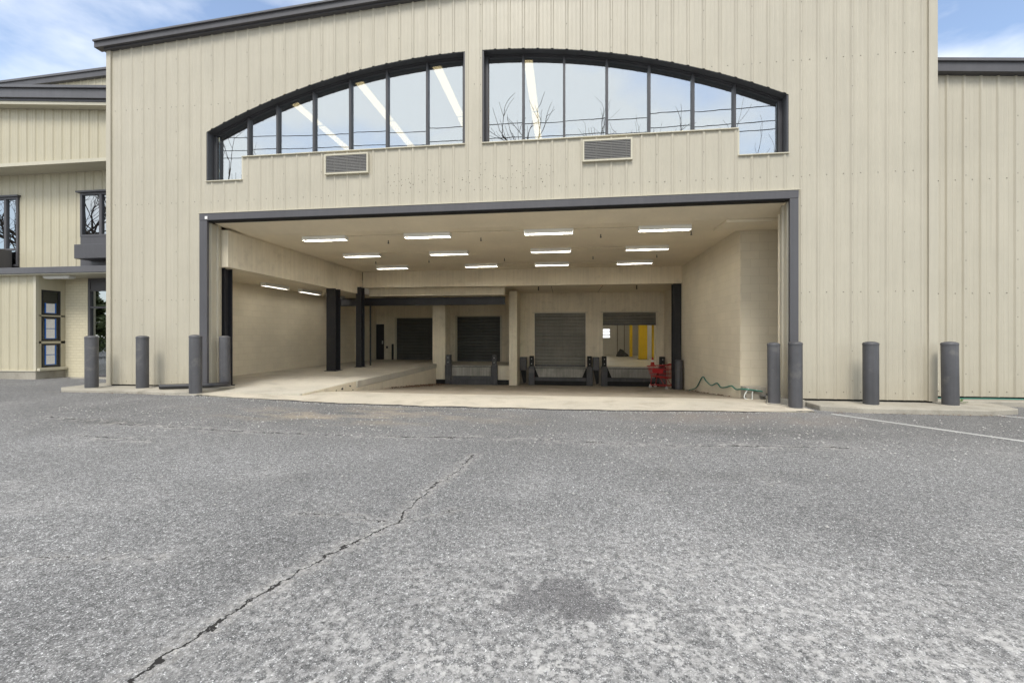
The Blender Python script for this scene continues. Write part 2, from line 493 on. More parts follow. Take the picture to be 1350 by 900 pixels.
class MB:
    def __init__(self):
        self.v, self.f = [], []
    def quad(self, *pts):
        n = len(self.v)
        self.v += [tuple(p) for p in pts]
        self.f.append(tuple(range(n, n + len(pts))))
        return self
    def box(self, x0, x1, y0, y1, z0, z1):
        n = len(self.v)
        self.v += [(x0, y0, z0), (x1, y0, z0), (x1, y1, z0), (x0, y1, z0), (x0, y0, z1), (x1, y0, z1), (x1, y1, z1), (x0, y1, z1)]
        self.f += [tuple(n + i for i in q) for q in ((3, 2, 1, 0), (4, 5, 6, 7), (0, 1, 5, 4), (1, 2, 6, 5), (2, 3, 7, 6), (3, 0, 4, 7))]
        return self
    def prism(self, poly, axis, a, b):
        """poly in the two other axes, extruded along axis from a to b"""
        n, k = len(self.v), len(poly)
        for w in (a, b):
            for (p, q) in poly:
                self.v.append({0: (w, p, q), 1: (p, w, q), 2: (p, q, w)}[axis])
        self.f.append(tuple(n + i for i in range(k)))
        self.f.append(tuple(n + k + i for i in reversed(range(k))))
        for i in range(k):
            j = (i + 1) % k
            self.f.append((n + i, n + k + i, n + k + j, n + j))
        return self
    def tube(self, pts, r, seg=8, r2=None):
        pts = [Vector(p) for p in pts]
        n0 = len(self.v)
        up = None
        for i, p in enumerate(pts):
            d = (pts[min(i + 1, len(pts) - 1)] - pts[max(i - 1, 0)]).normalized()
            if up is None:
                up = Vector((0, 0, 1)) if abs(d.z) < 0.9 else Vector((1, 0, 0))
            s = d.cross(up).normalized()
            up = s.cross(d).normalized()
            rr = r if r2 is None else r + (r2 - r) * i / (len(pts) - 1)
            for k in range(seg):
                a = 2 * math.pi * k / seg
                self.v.append(tuple(p + s * (rr * math.cos(a)) + up * (rr * math.sin(a))))
        for i in range(len(pts) - 1):
            for k in range(seg):
                a, b = n0 + i * seg + k, n0 + i * seg + (k + 1) % seg
                self.f.append((a, b, b + seg, a + seg))
        self.f.append(tuple(n0 + k for k in reversed(range(seg))))
        self.f.append(tuple(n0 + (len(pts) - 1) * seg + k for k in range(seg)))
        return self
    def lathe(self, prof, cx, cy, seg=32):
        """prof: (r, z) from bottom to top"""
        n0 = len(self.v)
        for r, z in prof:
            for k in range(seg):
                a = 2 * math.pi * k / seg
                self.v.append((cx + r * math.cos(a), cy + r * math.sin(a), z))
        for i in range(len(prof) - 1):
            for k in range(seg):
                a, b = n0 + i * seg + k, n0 + i * seg + (k + 1) % seg
                self.f.append((a, b, b + seg, a + seg))
        self.f.append(tuple(n0 + k for k in reversed(range(seg))))
        self.f.append(tuple(n0 + (len(prof) - 1) * seg + k for k in range(seg)))
        return self
    def build(self, name, mat, parent=None, bevel=0.0, smooth=False, kind=None, label=None, recalc=True):
        me = bpy.data.meshes.new(name)
        base = ORG.get(parent, Vector((0, 0, 0)))
        me.from_pydata([(x - base.x, y - base.y, z - base.z) for x, y, z in self.v], [], self.f)
        bm = bmesh.new()
        bm.from_mesh(me)
        if recalc:
            bmesh.ops.recalc_face_normals(bm, faces=bm.faces)
        if bevel:
            bmesh.ops.bevel(bm, geom=list(bm.edges), offset=bevel, segments=2, affect='EDGES', profile=0.5)
        bm.to_mesh(me)
        bm.free()
        me.materials.append(MATS[mat])
        if smooth:
            for p in me.polygons:
                p.use_smooth = True
            me.set_sharp_from_angle(angle=R(40))
        o = bpy.data.objects.new(name, me)
        col.objects.link(o)
        if parent is not None:
            o.parent = parent
        ORG[o] = base
        if kind: o['kind'] = kind
        if label: o['label'] = label
        return o

def bx(name, mat, parent, x0, x1, y0, y1, z0, z1, bevel=0.0, **k):
    return MB().box(x0, x1, y0, y1, z0, z1).build(name, mat, parent, bevel, **k)

def copy_tree(o, parent=None):
    c = o.copy()
    col.objects.link(c)
    c.parent = parent
    for ch in list(o.children):
        copy_tree(ch, c)
    return c

def smooth01(a, b, x):
    t = max(0.0, min(1.0, (x - a) / (b - a)))
    return t * t * (3 - 2 * t)

def ground_z(x, y):
    """the lot rises a little towards the office side"""
    return 0.10 * (1 - smooth01(-9.5, -3.0, x)) * smooth01(-7.0, -1.5, y) * 1.0

# ================================================================== ground
def build_ground():
    xs = [-400, -200, -100, -60, -40, -30, -24, -20, -17, -15] + [-13 + 0.5 * i for i in range(9)] + [-8.9] + [-8.5 + 0.5 * i for i in range(26)] + [4.45, 5, 6, 7, 8, 10, 13, 18, 25, 40, 80, 200, 400]
    ys = [-400, -150, -60, -30, -20, -14, -11] + [-9 + 0.5 * i for i in range(17)] + [-0.85, -0.4, 0, 0.5, 1, 2, 4, 8, 13, 20, 31, 60, 150, 400]
    m = MB()
    idx = {}
    for i, x in enumerate(xs):
        for j, y in enumerate(ys):
            idx[i, j] = len(m.v)
            und = 0.012 * mnoise.noise(Vector((x * 0.5, y * 0.5, 0))) if -15 < x < 4.2 and -12 < y < -1.5 else 0
            m.v.append((x, y, ground_z(x, y) + und))
    for i in range(len(xs) - 1):
        for j in range(len(ys) - 1):
            if xs[i] >= -8.95 and xs[i + 1] <= 4.5 and ys[j] >= -0.86 and ys[j + 1] <= 31.1:
                continue
            m.f.append((idx[i, j], idx[i + 1, j], idx[i + 1, j + 1], idx[i, j + 1]))
    o = m.build('asphalt_lot', 'asphalt', None, smooth=True, recalc=False)
    tag(o, 'worn grey cracked asphalt of the yard in front of the docks', None, None, 'structure')
build_ground()

WELL_END = 9.62
def well_z(x, y):
    g = ground_z(x, 0.0)
    if y <= 0: return g
    t = smooth01(0, 2.5, y)
    return g * (1 - t) - 0.087 * max(0, y - 0.25) if y < 9.9 else -0.84

def apron_front(x):
    pts = [(-8.95, -0.62), (-7.2, -0.85), (-5.1, -1.0), (-2.1, -1.08), (0.2, -1.14), (2.0, -1.02), (3.5, -0.9), (4.5, -0.75)]
    for (a, ya), (b, yb) in zip(pts, pts[1:]):
        if a <= x <= b:
            return ya + (yb - ya) * (x - a) / (b - a)
    return pts[0][1] if x < pts[0][0] else pts[-1][1]

def sheet(name, mat, xs, ys, zf, label=None, yfun=None):
    m = MB()
    for x in xs:
        for y in ys:
            yy = yfun(x, y) if yfun else y
            m.v.append((x, yy, zf(x, yy)))
    n = len(ys)
    for i in range(len(xs) - 1):
        for j in range(n - 1):
            m.f.append((i * n + j, (i + 1) * n + j, (i + 1) * n + j + 1, i * n + j + 1))
    o = m.build(name, mat, None, smooth=True, recalc=False)
    return tag(o, label, None, None, 'structure')

def frange(a, b, n): return [a + (b - a) * i / n for i in range(n + 1)]

def ragged(x, y):
    if y > -0.5: return y
    k = (y + 0.5) / -0.5            # 0..1
    e = apron_front(x) + 0.07 * mnoise.noise(Vector((x * 1.7, 3.1, 0))) + 0.045 * mnoise.noise(Vector((x * 6, 1.0, 0))) + 0.02 * mnoise.noise(Vector((x * 19, 5.0, 0)))
    return -0.5 + (e + 0.5) * k
sheet('concrete_apron', 'apron_concrete', frange(-8.95, 4.46, 320), [-1.0, -0.75, -0.5, -0.2, 0.1, 0.4, 0.8, 1.2],
      lambda x, y: (ground_z(x, y) if y < 0 else well_z(x, y)) + 0.018, 'pale concrete apron across the dock opening', ragged)
sheet('dock_well_floor', 'well_concrete', frange(-5.8, 4.75, 24), [0.6, 1.2, 1.8, 2.6, 3.5, 4.5, 5.5, 6.5, 7.5, 8.5, 9.3, 10.0, 10.8],
      lambda x, y: well_z(x, y) + (0.012 if y > 1.0 else -0.03), 'stained concrete floor sloping down to the docks')

# raised ramp on the left: sloping top, then level
def ramp_top(x, y): return max(ground_z(x, 0) + 0.022 + 0.0, 0.022 + 0.10 * smooth01(-0.6, 2.6, y) + 0.0) if y > -0.7 else ground_z(x, y)
def build_ramp():
    m = MB()
    ys = [-0.35, 0.0, 0.5, 1.0, 1.6, 2.2, 3.0, 5.0, 7.0, 9.4]
    pts = []
    for y in ys:
        pts.append((y, 0.10 + 0.03 * smooth01(-0.3, 2.2, y)))
    poly = [(ys[0], -0.05)] + pts + [(12.4, 0.13), (12.4, -1.1), (ys[0], -1.1)]
    m.prism(poly, 0, -10.3, -5.74)
    o = m.build('loading_ramp', 'ramp_concrete', None)
    tag(o, 'broom finished concrete ramp rising to the left roller door', None, None, 'structure')
    # coping along its edge and painted side wall
    MB().prism([(2.1, 0.132), (9.4, 0.132), (9.4, -0.06), (2.1, -0.06)], 0, -5.95, -5.69).build('coping', 'ramp_concrete', o, bevel=0.012)
    MB().prism([(-0.3, 0.094), (2.09, 0.112), (2.09, -1.0), (-0.3, -0.3)], 0, -5.9, -5.715).build('side_wall', 'dock_wall', o)
    MB().box(-5.9, -5.715, 2.11, 9.39, -1.05, -0.062).build('side_wall', 'dock_wall', o)
    for cy, cz, r_ in ((1.35, 0.0, 0.10), (1.75, 0.03, 0.07), (1.05, -0.01, 0.05), (1.9, -0.10, 0.05)):
        sc_ = MB()
        n_ = 9
        ring_ = []
        for k in range(n_):
            a = 6.283 * k / n_
            q = r_ * random.uniform(0.35, 1.0)
            ring_.append((-5.712, cy + q * math.cos(a), cz + 0.55 * q * math.sin(a)))
        sc_.quad(*ring_)
        sc_.build('scuff_mark', 'rubber', o)
    for y in (3.4, 6.5):
        MB().box(-10.1, -5.96, y, y + 0.012, 0.10, 0.1325).build('control_joint', 'well_concrete', o)
build_ramp()

# ================================================================== ribbed steel sheets
PITCH = 0.305
RIB = [(0.0, 0.0), (0.024, -0.020), (0.048, -0.020), (0.072, 0.0), (0.130, 0.0), (0.138, -0.003), (0.156, -0.003), (0.164, 0.0), (0.212, 0.0), (0.220, -0.003), (0.238, -0.003), (0.246, 0.0)]
def rib_y(x, x0):
    u = (x - x0) % PITCH
    pts = RIB + [(PITCH, 0.0)]
    for (a, ya), (b, yb) in zip(pts, pts[1:]):
        if a <= u <= b + 1e-9:
            return ya + (yb - ya) * (u - a) / (b - a) if b > a else ya
    return 0.0

def ribbed_wall(parent, mat, x0, x1, regions, y, per=3, deep=1.0, name='wall_panel'):
    """regions: (xa, xb, zlo(x), zhi(x)); one object per sheet of PER ribs, all in the plane Y = y, ribs towards -Y"""
    f = lambda q: q if callable(q) else (lambda x, q=q: q)
    regions = [(a, b, f(lo), f(hi)) for a, b, lo, hi in regions]
    n = math.ceil((x1 - x0) / (PITCH * per))
    made = []
    for i in range(n):
        a, b = x0 + i * PITCH * per, min(x1, x0 + (i + 1) * PITCH * per)
        br = {a, b}
        for k in range(per):
            for u, _ in RIB:
                xx = a + k * PITCH + u
                if a < xx < b: br.add(xx)
        for r in regions:
            for e in r[:2]:
                if a < e < b: br.add(e)
        br = sorted(br)
        ms = {}
        jit = random.uniform(-0.0012, 0.0012)
        for p, q in zip(br, br[1:]):
            if q - p < 1e-6: continue
            mid = (p + q) / 2
            yp, yq = y + jit + deep * rib_y(p + 1e-7, x0), y + jit + deep * rib_y(q - 1e-7, x0)
            for (ra, rb, lo, hi) in regions:
                if ra <= mid <= rb and hi(mid) > lo(mid) + 0.004:
                    key = 1 if lo(mid) > 5.9 and hi(mid) > 7.9 else 0
                    ms.setdefault(key, MB()).quad((p, yp, lo(p)), (q, yq, lo(q)), (q, yq, hi(q)), (p, yp, hi(p)))
        for m in ms.values():
            made.append(m.build(name, mat, parent, recalc=False))
    return made

# ================================================================== main warehouse
L, RR = -10.98, 6.97
XC = -2.0
WH = thing('warehouse', (XC, 0.0, 0.0), 'beige ribbed steel warehouse with arched windows over a wide dock opening', 'warehouse')
def roof_z(x): return 8.27 + 0.06 * (min(x, 2 * XC - x) - L)
def arc_z(x):
    return 7.52 - 15.3 + math.sqrt(15.3 ** 2 - (x - XC) ** 2)
OL, OR_ = -8.29, 4.38
HEAD0, HEAD1 = 4.06, 4.22
def shift(f, d): return lambda x: f(x) + d
main_regions = [
    (L, -8.49, 0.20, roof_z), (-8.49, -8.35, HEAD1, roof_z),
    (-8.35, -7.42, HEAD1, 4.97), (-8.35, -7.42, arc_z, roof_z),
    (-7.42, -2.15, HEAD1, 5.50), (-7.42, -2.15, arc_z, roof_z),
    (-2.15, -1.77, HEAD1, roof_z),
    (-1.77, 3.44, HEAD1, 5.50), (-1.77, 3.44, arc_z, roof_z),
    (3.44, 4.38, HEAD1, 4.96), (3.44, 4.38, arc_z, roof_z),
    (4.38, 4.54, HEAD1, roof_z), (4.54, RR, 0.135, roof_z)]
ribbed_wall(WH, 'siding', L, RR, main_regions, 0.0)

# corners, base flashing, rear shell
for xa, xb in ((L - 0.02, L + 0.10), (RR - 0.13, RR + 0.02)):
    z0 = 0.19 if xa < 0 else 0.125
    MB().box(xa, xb, -0.038, 0.10, z0, roof_z((xa + xb) / 2) - 0.02).build('corner_trim', 'siding', WH, bevel=0.004)
bx('base_gap', 'void', WH, L + 0.05, -8.5, 0.03, 0.12, 0.05, 0.22)
bx('base_gap', 'void', WH, 4.55, RR - 0.02, 0.03, 0.12, 0.02, 0.16)
bx('side_wall', 'siding', WH, L, L + 0.09, 0.11, 26.0, 0.0, 8.25)
bx('side_wall', 'siding', WH, RR - 0.11, RR - 0.02, 0.11, 26.0, 0.0, 8.25)
for s in (-1, 1):
    xe = L - 0.20 if s < 0 else RR + 0.20
    m = MB()
    za, zb = roof_z(xe) + 0.05, roof_z(XC) + 0.05
    m.prism([(xe, za), (XC, zb), (XC, zb + 0.06), (xe, za + 0.06)], 1, 0.02, 26.0)
    m.build('roof', 'roof_metal', WH)
    # rake fascia: a stepped profile along the slope
    for (y0, y1, d0, d1, nm) in ((-0.16, 0.015, 0.0, 0.125, 'fascia'), (-0.20, 0.02, 0.127, 0.165, 'drip_edge'), (-0.09, 0.018, -0.035, -0.002, 'rake_trim')):
        xs_ = frange(xe + (0.0 if nm != 'rake_trim' else 0.18 * (1 if s < 0 else -1)), XC, 1)
        MB().prism([(xs_[0], roof_z(xs_[0]) + d0), (XC, roof_z(XC) + d0), (XC, roof_z(XC) + d1), (xs_[0], roof_z(xs_[0]) + d1)], 1, y0, y1).build(nm, 'trim_grey' if nm != 'drip_edge' else 'gutter_grey', WH)
bx('rear_wall', 'siding', WH, L, 1.9, 25.9, 26.0, 0.0, 8.3)

# screws on the sheets (too small to pick apart)
def screws():
    m = MB()
    def dot(x, z, r=0.0085, y=-0.001):
        yy = y + rib_y(x, L)
        n = len(m.v)
        m.v += [(x - r, yy - 0.001, z - r), (x + r, yy - 0.001, z - r), (x + r, yy - 0.001, z + r), (x - r, yy - 0.001, z + r), (x, yy - 0.010, z)]
        m.f += [(n, n + 1, n + 4), (n + 1, n + 2, n + 4), (n + 2, n + 3, n + 4), (n + 3, n, n + 4)]
    def solid(x, z):
        for a, b, lo, hi in main_regions:
            if a + 0.02 < x < b - 0.02:
                l = lo(x) if callable(lo) else lo
                h = hi(x) if callable(hi) else hi
                if l + 0.03 < z < h - 0.05: return True
        return False
    k = 0
    x = L
    while x < RR:
        for z in (0.27, 2.22, 4.52, 6.79):
            xx = x + 0.19
            if solid(xx, z): dot(xx, z + random.uniform(-.006, .006))
        if k % 3 == 0:
            z = 0.5
            while z < 8.9:
                if solid(x + 0.03, z): dot(x + 0.029, z + random.uniform(-.01, .01), 0.0075)
                z += 0.57
        x += PITCH
        k += 1
    m.build('screw_heads', 'screw_head', WH, kind='stuff', recalc=False)
    h = MB()      # holes left by letters taken down
    for i in range(95):
        x = random.uniform(-3.9, -0.15)
        z = random.gauss(4.78, 0.13)
        if not 4.42 < z < 5.2: continue
        r = random.uniform(0.004, 0.009)
        y = rib_y(x, L) - 0.0016
        h.quad((x - r, y, z - r), (x + r, y, z - r), (x + r, y, z + r), (x - r, y, z + r))
    h.build('sign_holes', 'void', WH, kind='stuff', recalc=False)
screws()

# ---------------------------------------------------------------- arched windows
def arch_window(xa, xb, step, step_z, mulls, outer):
    """outer: x of the tall outer leg side (-1 left, +1 right)"""
    y0, y1 = 0.006, 0.24
    n = 28
    xs_ = frange(xa, xb, n)
    # reveal: soffit, jambs
    so = MB()
    for p, q in zip(xs_, xs_[1:]):
        so.prism([(p, arc_z(p) - 0.012), (q, arc_z(q) - 0.012), (q, arc_z(q) + 0.02), (p, arc_z(p) + 0.02)], 1, y0, y1 + 0.12)
    win = so.build('arch_window', 'frame_dark', WH)
    lo_at = lambda x: (step_z if (x < step if outer < 0 else x > step) else 5.50)
    for x, s in ((xa, 1), (xb, -1)):
        MB().box(min(x, x + s * 0.02) - 0.012, max(x, x + s * 0.02) + 0.012, y0, y1 + 0.12, lo_at(x + s * 0.05), arc_z(x) + 0.01).build('reveal', 'frame_dark', win)
        MB().box(min(x + s * 0.03, x + s * 0.10), max(x + s * 0.03, x + s * 0.10), y1 - 0.06, y1 + 0.06, lo_at(x + s * 0.05) + 0.01, arc_z(x) - 0.02).build('jamb', 'frame_dark', win, bevel=0.006)
    # head frame follows the curve, in two steps
    for (d0, d1, ya, yb) in ((-0.055, -0.012, y1 - 0.04, y1 + 0.06), (-0.03, -0.012, y1 - 0.08, y1 - 0.04)):
        h = MB()
        for p, q in zip(xs_, xs_[1:]):
            h.prism([(p, arc_z(p) + d0), (q, arc_z(q) + d0), (q, arc_z(q) + d1), (p, arc_z(p) + d1)], 1, ya, yb)
        h.build('head_frame', 'frame_dark', win)
    # sills with the lapped flashing on the steel
    sill_pieces = [(xa, xb, 5.50)]
    if outer < 0: sill_pieces = [(xa, step, step_z), (step, xb, 5.50)]
    else: sill_pieces = [(xa, step, 5.50), (step, xb, step_z)]
    for a, b, z in sill_pieces:
        MB().box(a - 0.0, b + 0.0, -0.042, y1 + 0.10, z - 0.004, z + 0.018).build('sill', 'trim_beige', win, bevel=0.003)
        MB().box(a + 0.03, b - 0.03, y1 - 0.03, y1 + 0.03, z + 0.019, z + 0.05).build('sill_frame', 'frame_dark', win)
    if True:
        a = step
        MB().box(a - 0.02, a + 0.02, -0.004, y1 + 0.10, step_z + 0.02, 5.494).build('step_trim', 'trim_beige', win)
    edges = [xa + 0.10] + mulls + [xb - 0.10]
    for x in mulls:
        MB().box(x - 0.026, x + 0.026, y1 - 0.07, y1 + 0.04, lo_at(x) + 0.03, arc_z(x) - 0.03).build('mullion', 'frame_dark', win, bevel=0.006)
    for a, b in zip(edges, edges[1:]):
        a2, b2 = a + 0.012, b - 0.012
        segs = [(a2, b2)]
        if a2 < step < b2: segs = [(a2, step), (step, b2)]
        poly_lo, poly_hi = [], []
        for p, q in segs:
            z = lo_at((p + q) / 2) + 0.03
            poly_lo += [(p, z), (q, z)]
        for x in frange(b2, a2, 5):
            poly_hi.append((x, arc_z(x) - 0.035))
        pn = MB().prism(poly_lo + poly_hi, 1, y1 - 0.004, y1 + 0.006)
        ta, tb = random.gauss(0, 0.0022), random.gauss(0, 0.0022)
        pn.v = [(x, y + ta * (x - (a + b) / 2) + tb * (z - 6.2), z) for x, y, z in pn.v]
        pn.build('pane', 'glass_arch', win)
    return win
arch_window(-8.35, -2.15, -7.42, 4.97, [-7.42, -6.68, -5.77, -4.88, -4.0, -3.06], -1)
arch_window(-1.77, 4.38, 3.44, 4.96, [-0.9, -0.02, 0.88, 1.75, 2.63, 3.44], 1)

# hall behind the arches
bx('hall_floor', 'interior_dark', WH, -10.5, 6.6, 0.46, 20.0, 4.26, 4.34)
bx('hall_back_wall', 'interior_dark', WH, -10.5, 6.6, 20.0, 20.1, 4.26, 8.2)
for s in (-1, 1):
    xe = -10.8 if s < 0 else 6.8
    MB().prism([(xe, roof_z(xe) - 0.12), (XC, roof_z(XC) - 0.12), (XC, roof_z(XC) - 0.04), (xe, roof_z(xe) - 0.04)], 1, 0.12, 20.0).build('hall_ceiling', 'interior_dark', WH)
hl = 0
for x, near in ((-7.45, 'the left end of the arch'), (-5.2, 'the second bay of the left arch'), (-3.05, 'the pier between the arches'), (-0.86, 'the right side of the pier')):
    t_ = thing('strip_light', (x, 0.8, 7.78), 'warm strip light seen through the arched glass near ' + near, 'strip light', 'strip lights in the upper hall')
    for k in range(5):
        y = 0.8 + k * 2.45
        MB().box(x - 0.11, x + 0.11, y, y + 2.38, 7.83, 7.88).build('housing', 'fixture_white', t_)
        MB().box(x - 0.10, x + 0.10, y + 0.04, y + 2.34, 7.79, 7.829).build('lens', 'tube_hall', t_)
    for k in range(3):
        MB().box(x - 0.01, x + 0.01, 1.5 + k * 4, 1.52 + k * 4, 7.881, roof_z(x) - 0.12).build('hanger', 'steel_black', t_)

# ---------------------------------------------------------------- louvres
def louvre(x0, x1, z0, z1):
    fr = MB()
    for a, b, c, d in ((x0, x1, z1 - 0.035, z1), (x0, x1, z0, z0 + 0.035), (x0, x0 + 0.035, z0 + 0.035, z1 - 0.035), (x1 - 0.035, x1, z0 + 0.035, z1 - 0.035)):
        fr.box(a, b, -0.07, -0.002, c, d)
    o = fr.build('louvre_vent', 'trim_beige', WH)
    bx('backing', 'dock_steel', o, x0 + 0.034, x1 - 0.034, -0.016, -0.004, z0 + 0.034, z1 - 0.034)
    z = z0 + 0.05
    while z < z1 - 0.06:
        MB().prism([(-0.060, z), (-0.022, z + 0.022), (-0.022, z + 0.034), (-0.060, z + 0.018)], 0, x0 + 0.036, x1 - 0.036).build('slat', 'panel_mesh', o)
        z += 0.034
louvre(-5.36, -4.33, 4.98, 5.43)
louvre(0.36, 1.37, 4.98, 5.43)

# ---------------------------------------------------------------- opening frame
bx('header_trim', 'trim_grey', WH, -8.49, 4.54, -0.055, 0.16, HEAD0, HEAD1, 0.008)
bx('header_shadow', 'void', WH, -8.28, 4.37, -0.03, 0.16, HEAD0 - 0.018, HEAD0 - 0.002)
bx('jamb_trim', 'trim_grey', WH, -8.49, OL, -0.052, 0.012, 0.17, HEAD0 - 0.002, 0.008)
bx('jamb_trim', 'trim_grey', WH, OR_, 4.54, -0.052, 0.012, 0.06, HEAD0 - 0.002, 0.008)
bx('drip_flashing', 'trim_beige', WH, -8.52, 4.57, -0.062, -0.004, HEAD1 + 0.002, HEAD1 + 0.016)
# ribbed return pieces behind the jambs
m = MB()
yy = [0.014, 0.07, 0.085, 0.12, 0.135, 0.27, 0.285, 0.32, 0.42]
xo = [0, 0, .03, .03, 0, 0, .03, .03, 0]
for (y0, y1, a, b) in zip(yy, yy[1:], xo, xo[1:]):
    m.quad((OL - 0.04 + a, y0, 0.16), (OL - 0.04 + b, y1, 0.16), (OL - 0.04 + b, y1, 4.03), (OL - 0.04 + a, y0, 4.03))
m.build('return_panel', 'siding', WH)
m = MB()
for (y0, y1, a, b) in zip(yy, yy[1:], xo, xo[1:]):
    m.quad((OR_ + 0.04 - a, y0, 0.06), (OR_ + 0.04 - b, y1, 0.06), (OR_ + 0.04 - b, y1, 4.03), (OR_ + 0.04 - a, y0, 4.03))
m.build('return_panel', 'siding', WH)
bx('corner_clip', 'fixture_white', WH, -8.33, -8.265, -0.072, -0.056, 4.08, 4.15, 0.005)

# ---------------------------------------------------------------- dock interior
CEIL = 3.95
bx('dock_ceiling', 'dock_ceiling', WH, -8.20, 6.0, 0.95, 7.32, CEIL, CEIL + 0.12)
MB().prism([(0.165, HEAD0 - 0.02), (0.949, CEIL), (0.949, CEIL + 0.1), (0.165, HEAD0 + 0.1)], 0, -8.28, 6.0).build('ceiling_splay', 'dock_ceiling', WH)
bx('ceiling_drop', 'dock_ceiling', WH, 3.56, 6.0, 0.96, 1.80, CEIL - 0.065, CEIL - 0.002, 0.006)
bx('edge_beam', 'dock_wall', WH, -8.45, -8.15, 0.41, 7.30, 3.04, CEIL - 0.002, 0.012)
bx('low_soffit', 'dock_ceiling', WH, -10.3, -8.46, 0.12, 12.35, 3.06, 3.16)
bx('left_wall', 'block_paint_y', WH, -10.45, -10.2, 0.14, 12.35, -0.1, 3.055)
bx('front_return', 'dock_wall', WH, -10.19, -8.55, 0.12, 0.26, 0.05, 3.055)
bx('pilaster', 'dock_wall', WH, -10.19, -9.86, 10.6, 12.3, 0.10, 3.055, 0.01)
bx('rear_beam', 'dock_wall', WH, -8.14, 4.36, 7.325, 7.65, 3.31, CEIL + 0.08, 0.01)
bx('lower_beam', 'dock_wall', WH, -8.14, -2.42, 7.9, 8.15, 3.02, 3.42, 0.01)
bx('rear_soffit', 'dock_ceiling', WH, -8.46, 4.75, 7.66, 12.35, 3.43, 3.53)
bx('right_soffit', 'dock_ceiling', WH, -2.04, 4.3, 7.66, 10.48, 3.33, 3.42)
for x in (-0.55, 1.45):
    bx('soffit_joint', 'void', WH, x, x + 0.012, 7.68, 10.47, 3.325, 3.332)
# black rolled beam: flanges and web
b_ = MB()
b_.box(-9.7, -2.41, 7.88, 8.16, 2.64, 2.665).box(-9.7, -2.41, 7.88, 8.16, 2.925, 2.95).box(-9.7, -2.41, 8.005, 8.035, 2.665, 2.925)
b_.build('steel_beam', 'steel_black', WH)
# right hand wall, slightly out of square, and the wall returning behind the jamb
MB().prism([(4.17, 1.80), (6.0, 1.80), (6.0, 10.7), (4.36, 10.7)], 2, -1.1, CEIL - 0.002).build('right_wall', 'block_paint_y', WH)
bx('return_wall', 'block_paint_x', WH, 4.18, 6.0, 1.785, 1.799, -0.6, CEIL - 0.068)
bx('plinth', 'curb_concrete', WH, 4.17, 4.60, 1.45, 1.784, -0.35, 0.18, 0.015)
bx('front_lining', 'dock_wall', WH, 4.40, 6.0, 0.425, 0.47, 0.0, CEIL - 0.067)

# back walls with real door openings
def wall_with_openings(name, mat, y0, y1, x0, x1, z0, z1, holes):
    """holes: (xa, xb, za, zb) sorted by x"""
    m = MB()
    x = x0
    for xa, xb, za, zb in holes:
        m.box(x, xa, y0, y1, z0, z1)
        if za > z0: m.box(xa, xb, y0, y1, z0, za)
        m.box(xa, xb, y0, y1, zb, z1)
        x = xb
    m.box(x, x1, y0, y1, z0, z1)
    bm_ = m
    return bm_.build(name, mat, WH)
wall_with_openings('rear_wall', 'dock_wall', 10.5, 10.72, -2.39, 4.75, -1.0, 3.34, [(-1.42, 0.95, -0.02, 2.41), (1.66, 4.04, 0.02, 2.42)])
wall_with_openings('rear_wall', 'dock_wall', 12.3, 12.5, -10.3, -2.36, -0.3, 3.44, [(-10.1, -9.43, 0.13, 2.0), (-8.78, -6.40, 0.13, 2.30), (-5.53, -3.24, 0.07, 2.36)])
bx('partition', 'dock_wall', WH, -2.40, -2.05, 9.15, 10.49, -0.92, 3.305, 0.012)
bx('partition_wall', 'dock_wall', WH, -2.38, -2.20, 10.73, 12.29, -0.92, 3.42)
bx('pillar', 'dock_wall', WH, -5.89, -5.30, 9.42, 10.20, 0.085, 3.42, 0.012)
bx('pillar_base', 'dock_wall', WH, -5.93, -5.22, 9.40, 10.22, -0.57, 0.083, 0.012)
bx('dock_face', 'dock_wall', WH, -5.21, -2.41, 9.55, 9.85, -0.57, 0.05, 0.008)
bx('dock_kerb', 'rubber', WH, -5.90, -2.41, 9.47, 9.90, -1.0, -0.572)
bx('dock_platform', 'ramp_concrete', WH, -5.21, -2.41, 9.852, 12.29, -0.2, 0.06)
bx('dock_platform', 'ramp_concrete', WH, -5.73, -5.22, 10.23, 12.29, -0.2, 0.062)

# steel columns (H sections)
def h_column(cx, cy, w, d, z0, z1, name='column'):
    m = MB()
    tf = 0.025
    m.box(cx - w / 2, cx + w / 2, cy - d / 2, cy - d / 2 + tf, z0, z1)
    m.box(cx - w / 2, cx + w / 2, cy + d / 2 - tf, cy + d / 2, z0, z1)
    m.box(cx - 0.012, cx + 0.012, cy - d / 2 + tf, cy + d / 2 - tf, z0, z1)
    o = m.build(name, 'steel_black', WH)
    bx('base_plate', 'steel_black', o, cx - w * 0.65, cx + w * 0.65, cy - d * 0.65, cy + d * 0.65, z0 - 0.01, z0 + 0.015)
    return o
h_column(-8.17, 5.2, 0.34, 0.34, 0.135, 3.035)
h_column(-8.10, 7.05, 0.22, 0.30, 0.135, 3.30)
h_column(-8.42, 0.62, 0.22, 0.25, 0.125, 3.035)
h_column(4.13, 7.55, 0.28, 0.30, -0.63, 3.305)
MB().tube([(-8.13, 8.0, 0.13), (-8.13, 8.0, 2.64)], 0.035, 12).build('pipe_post', 'steel_black', WH, smooth=True)

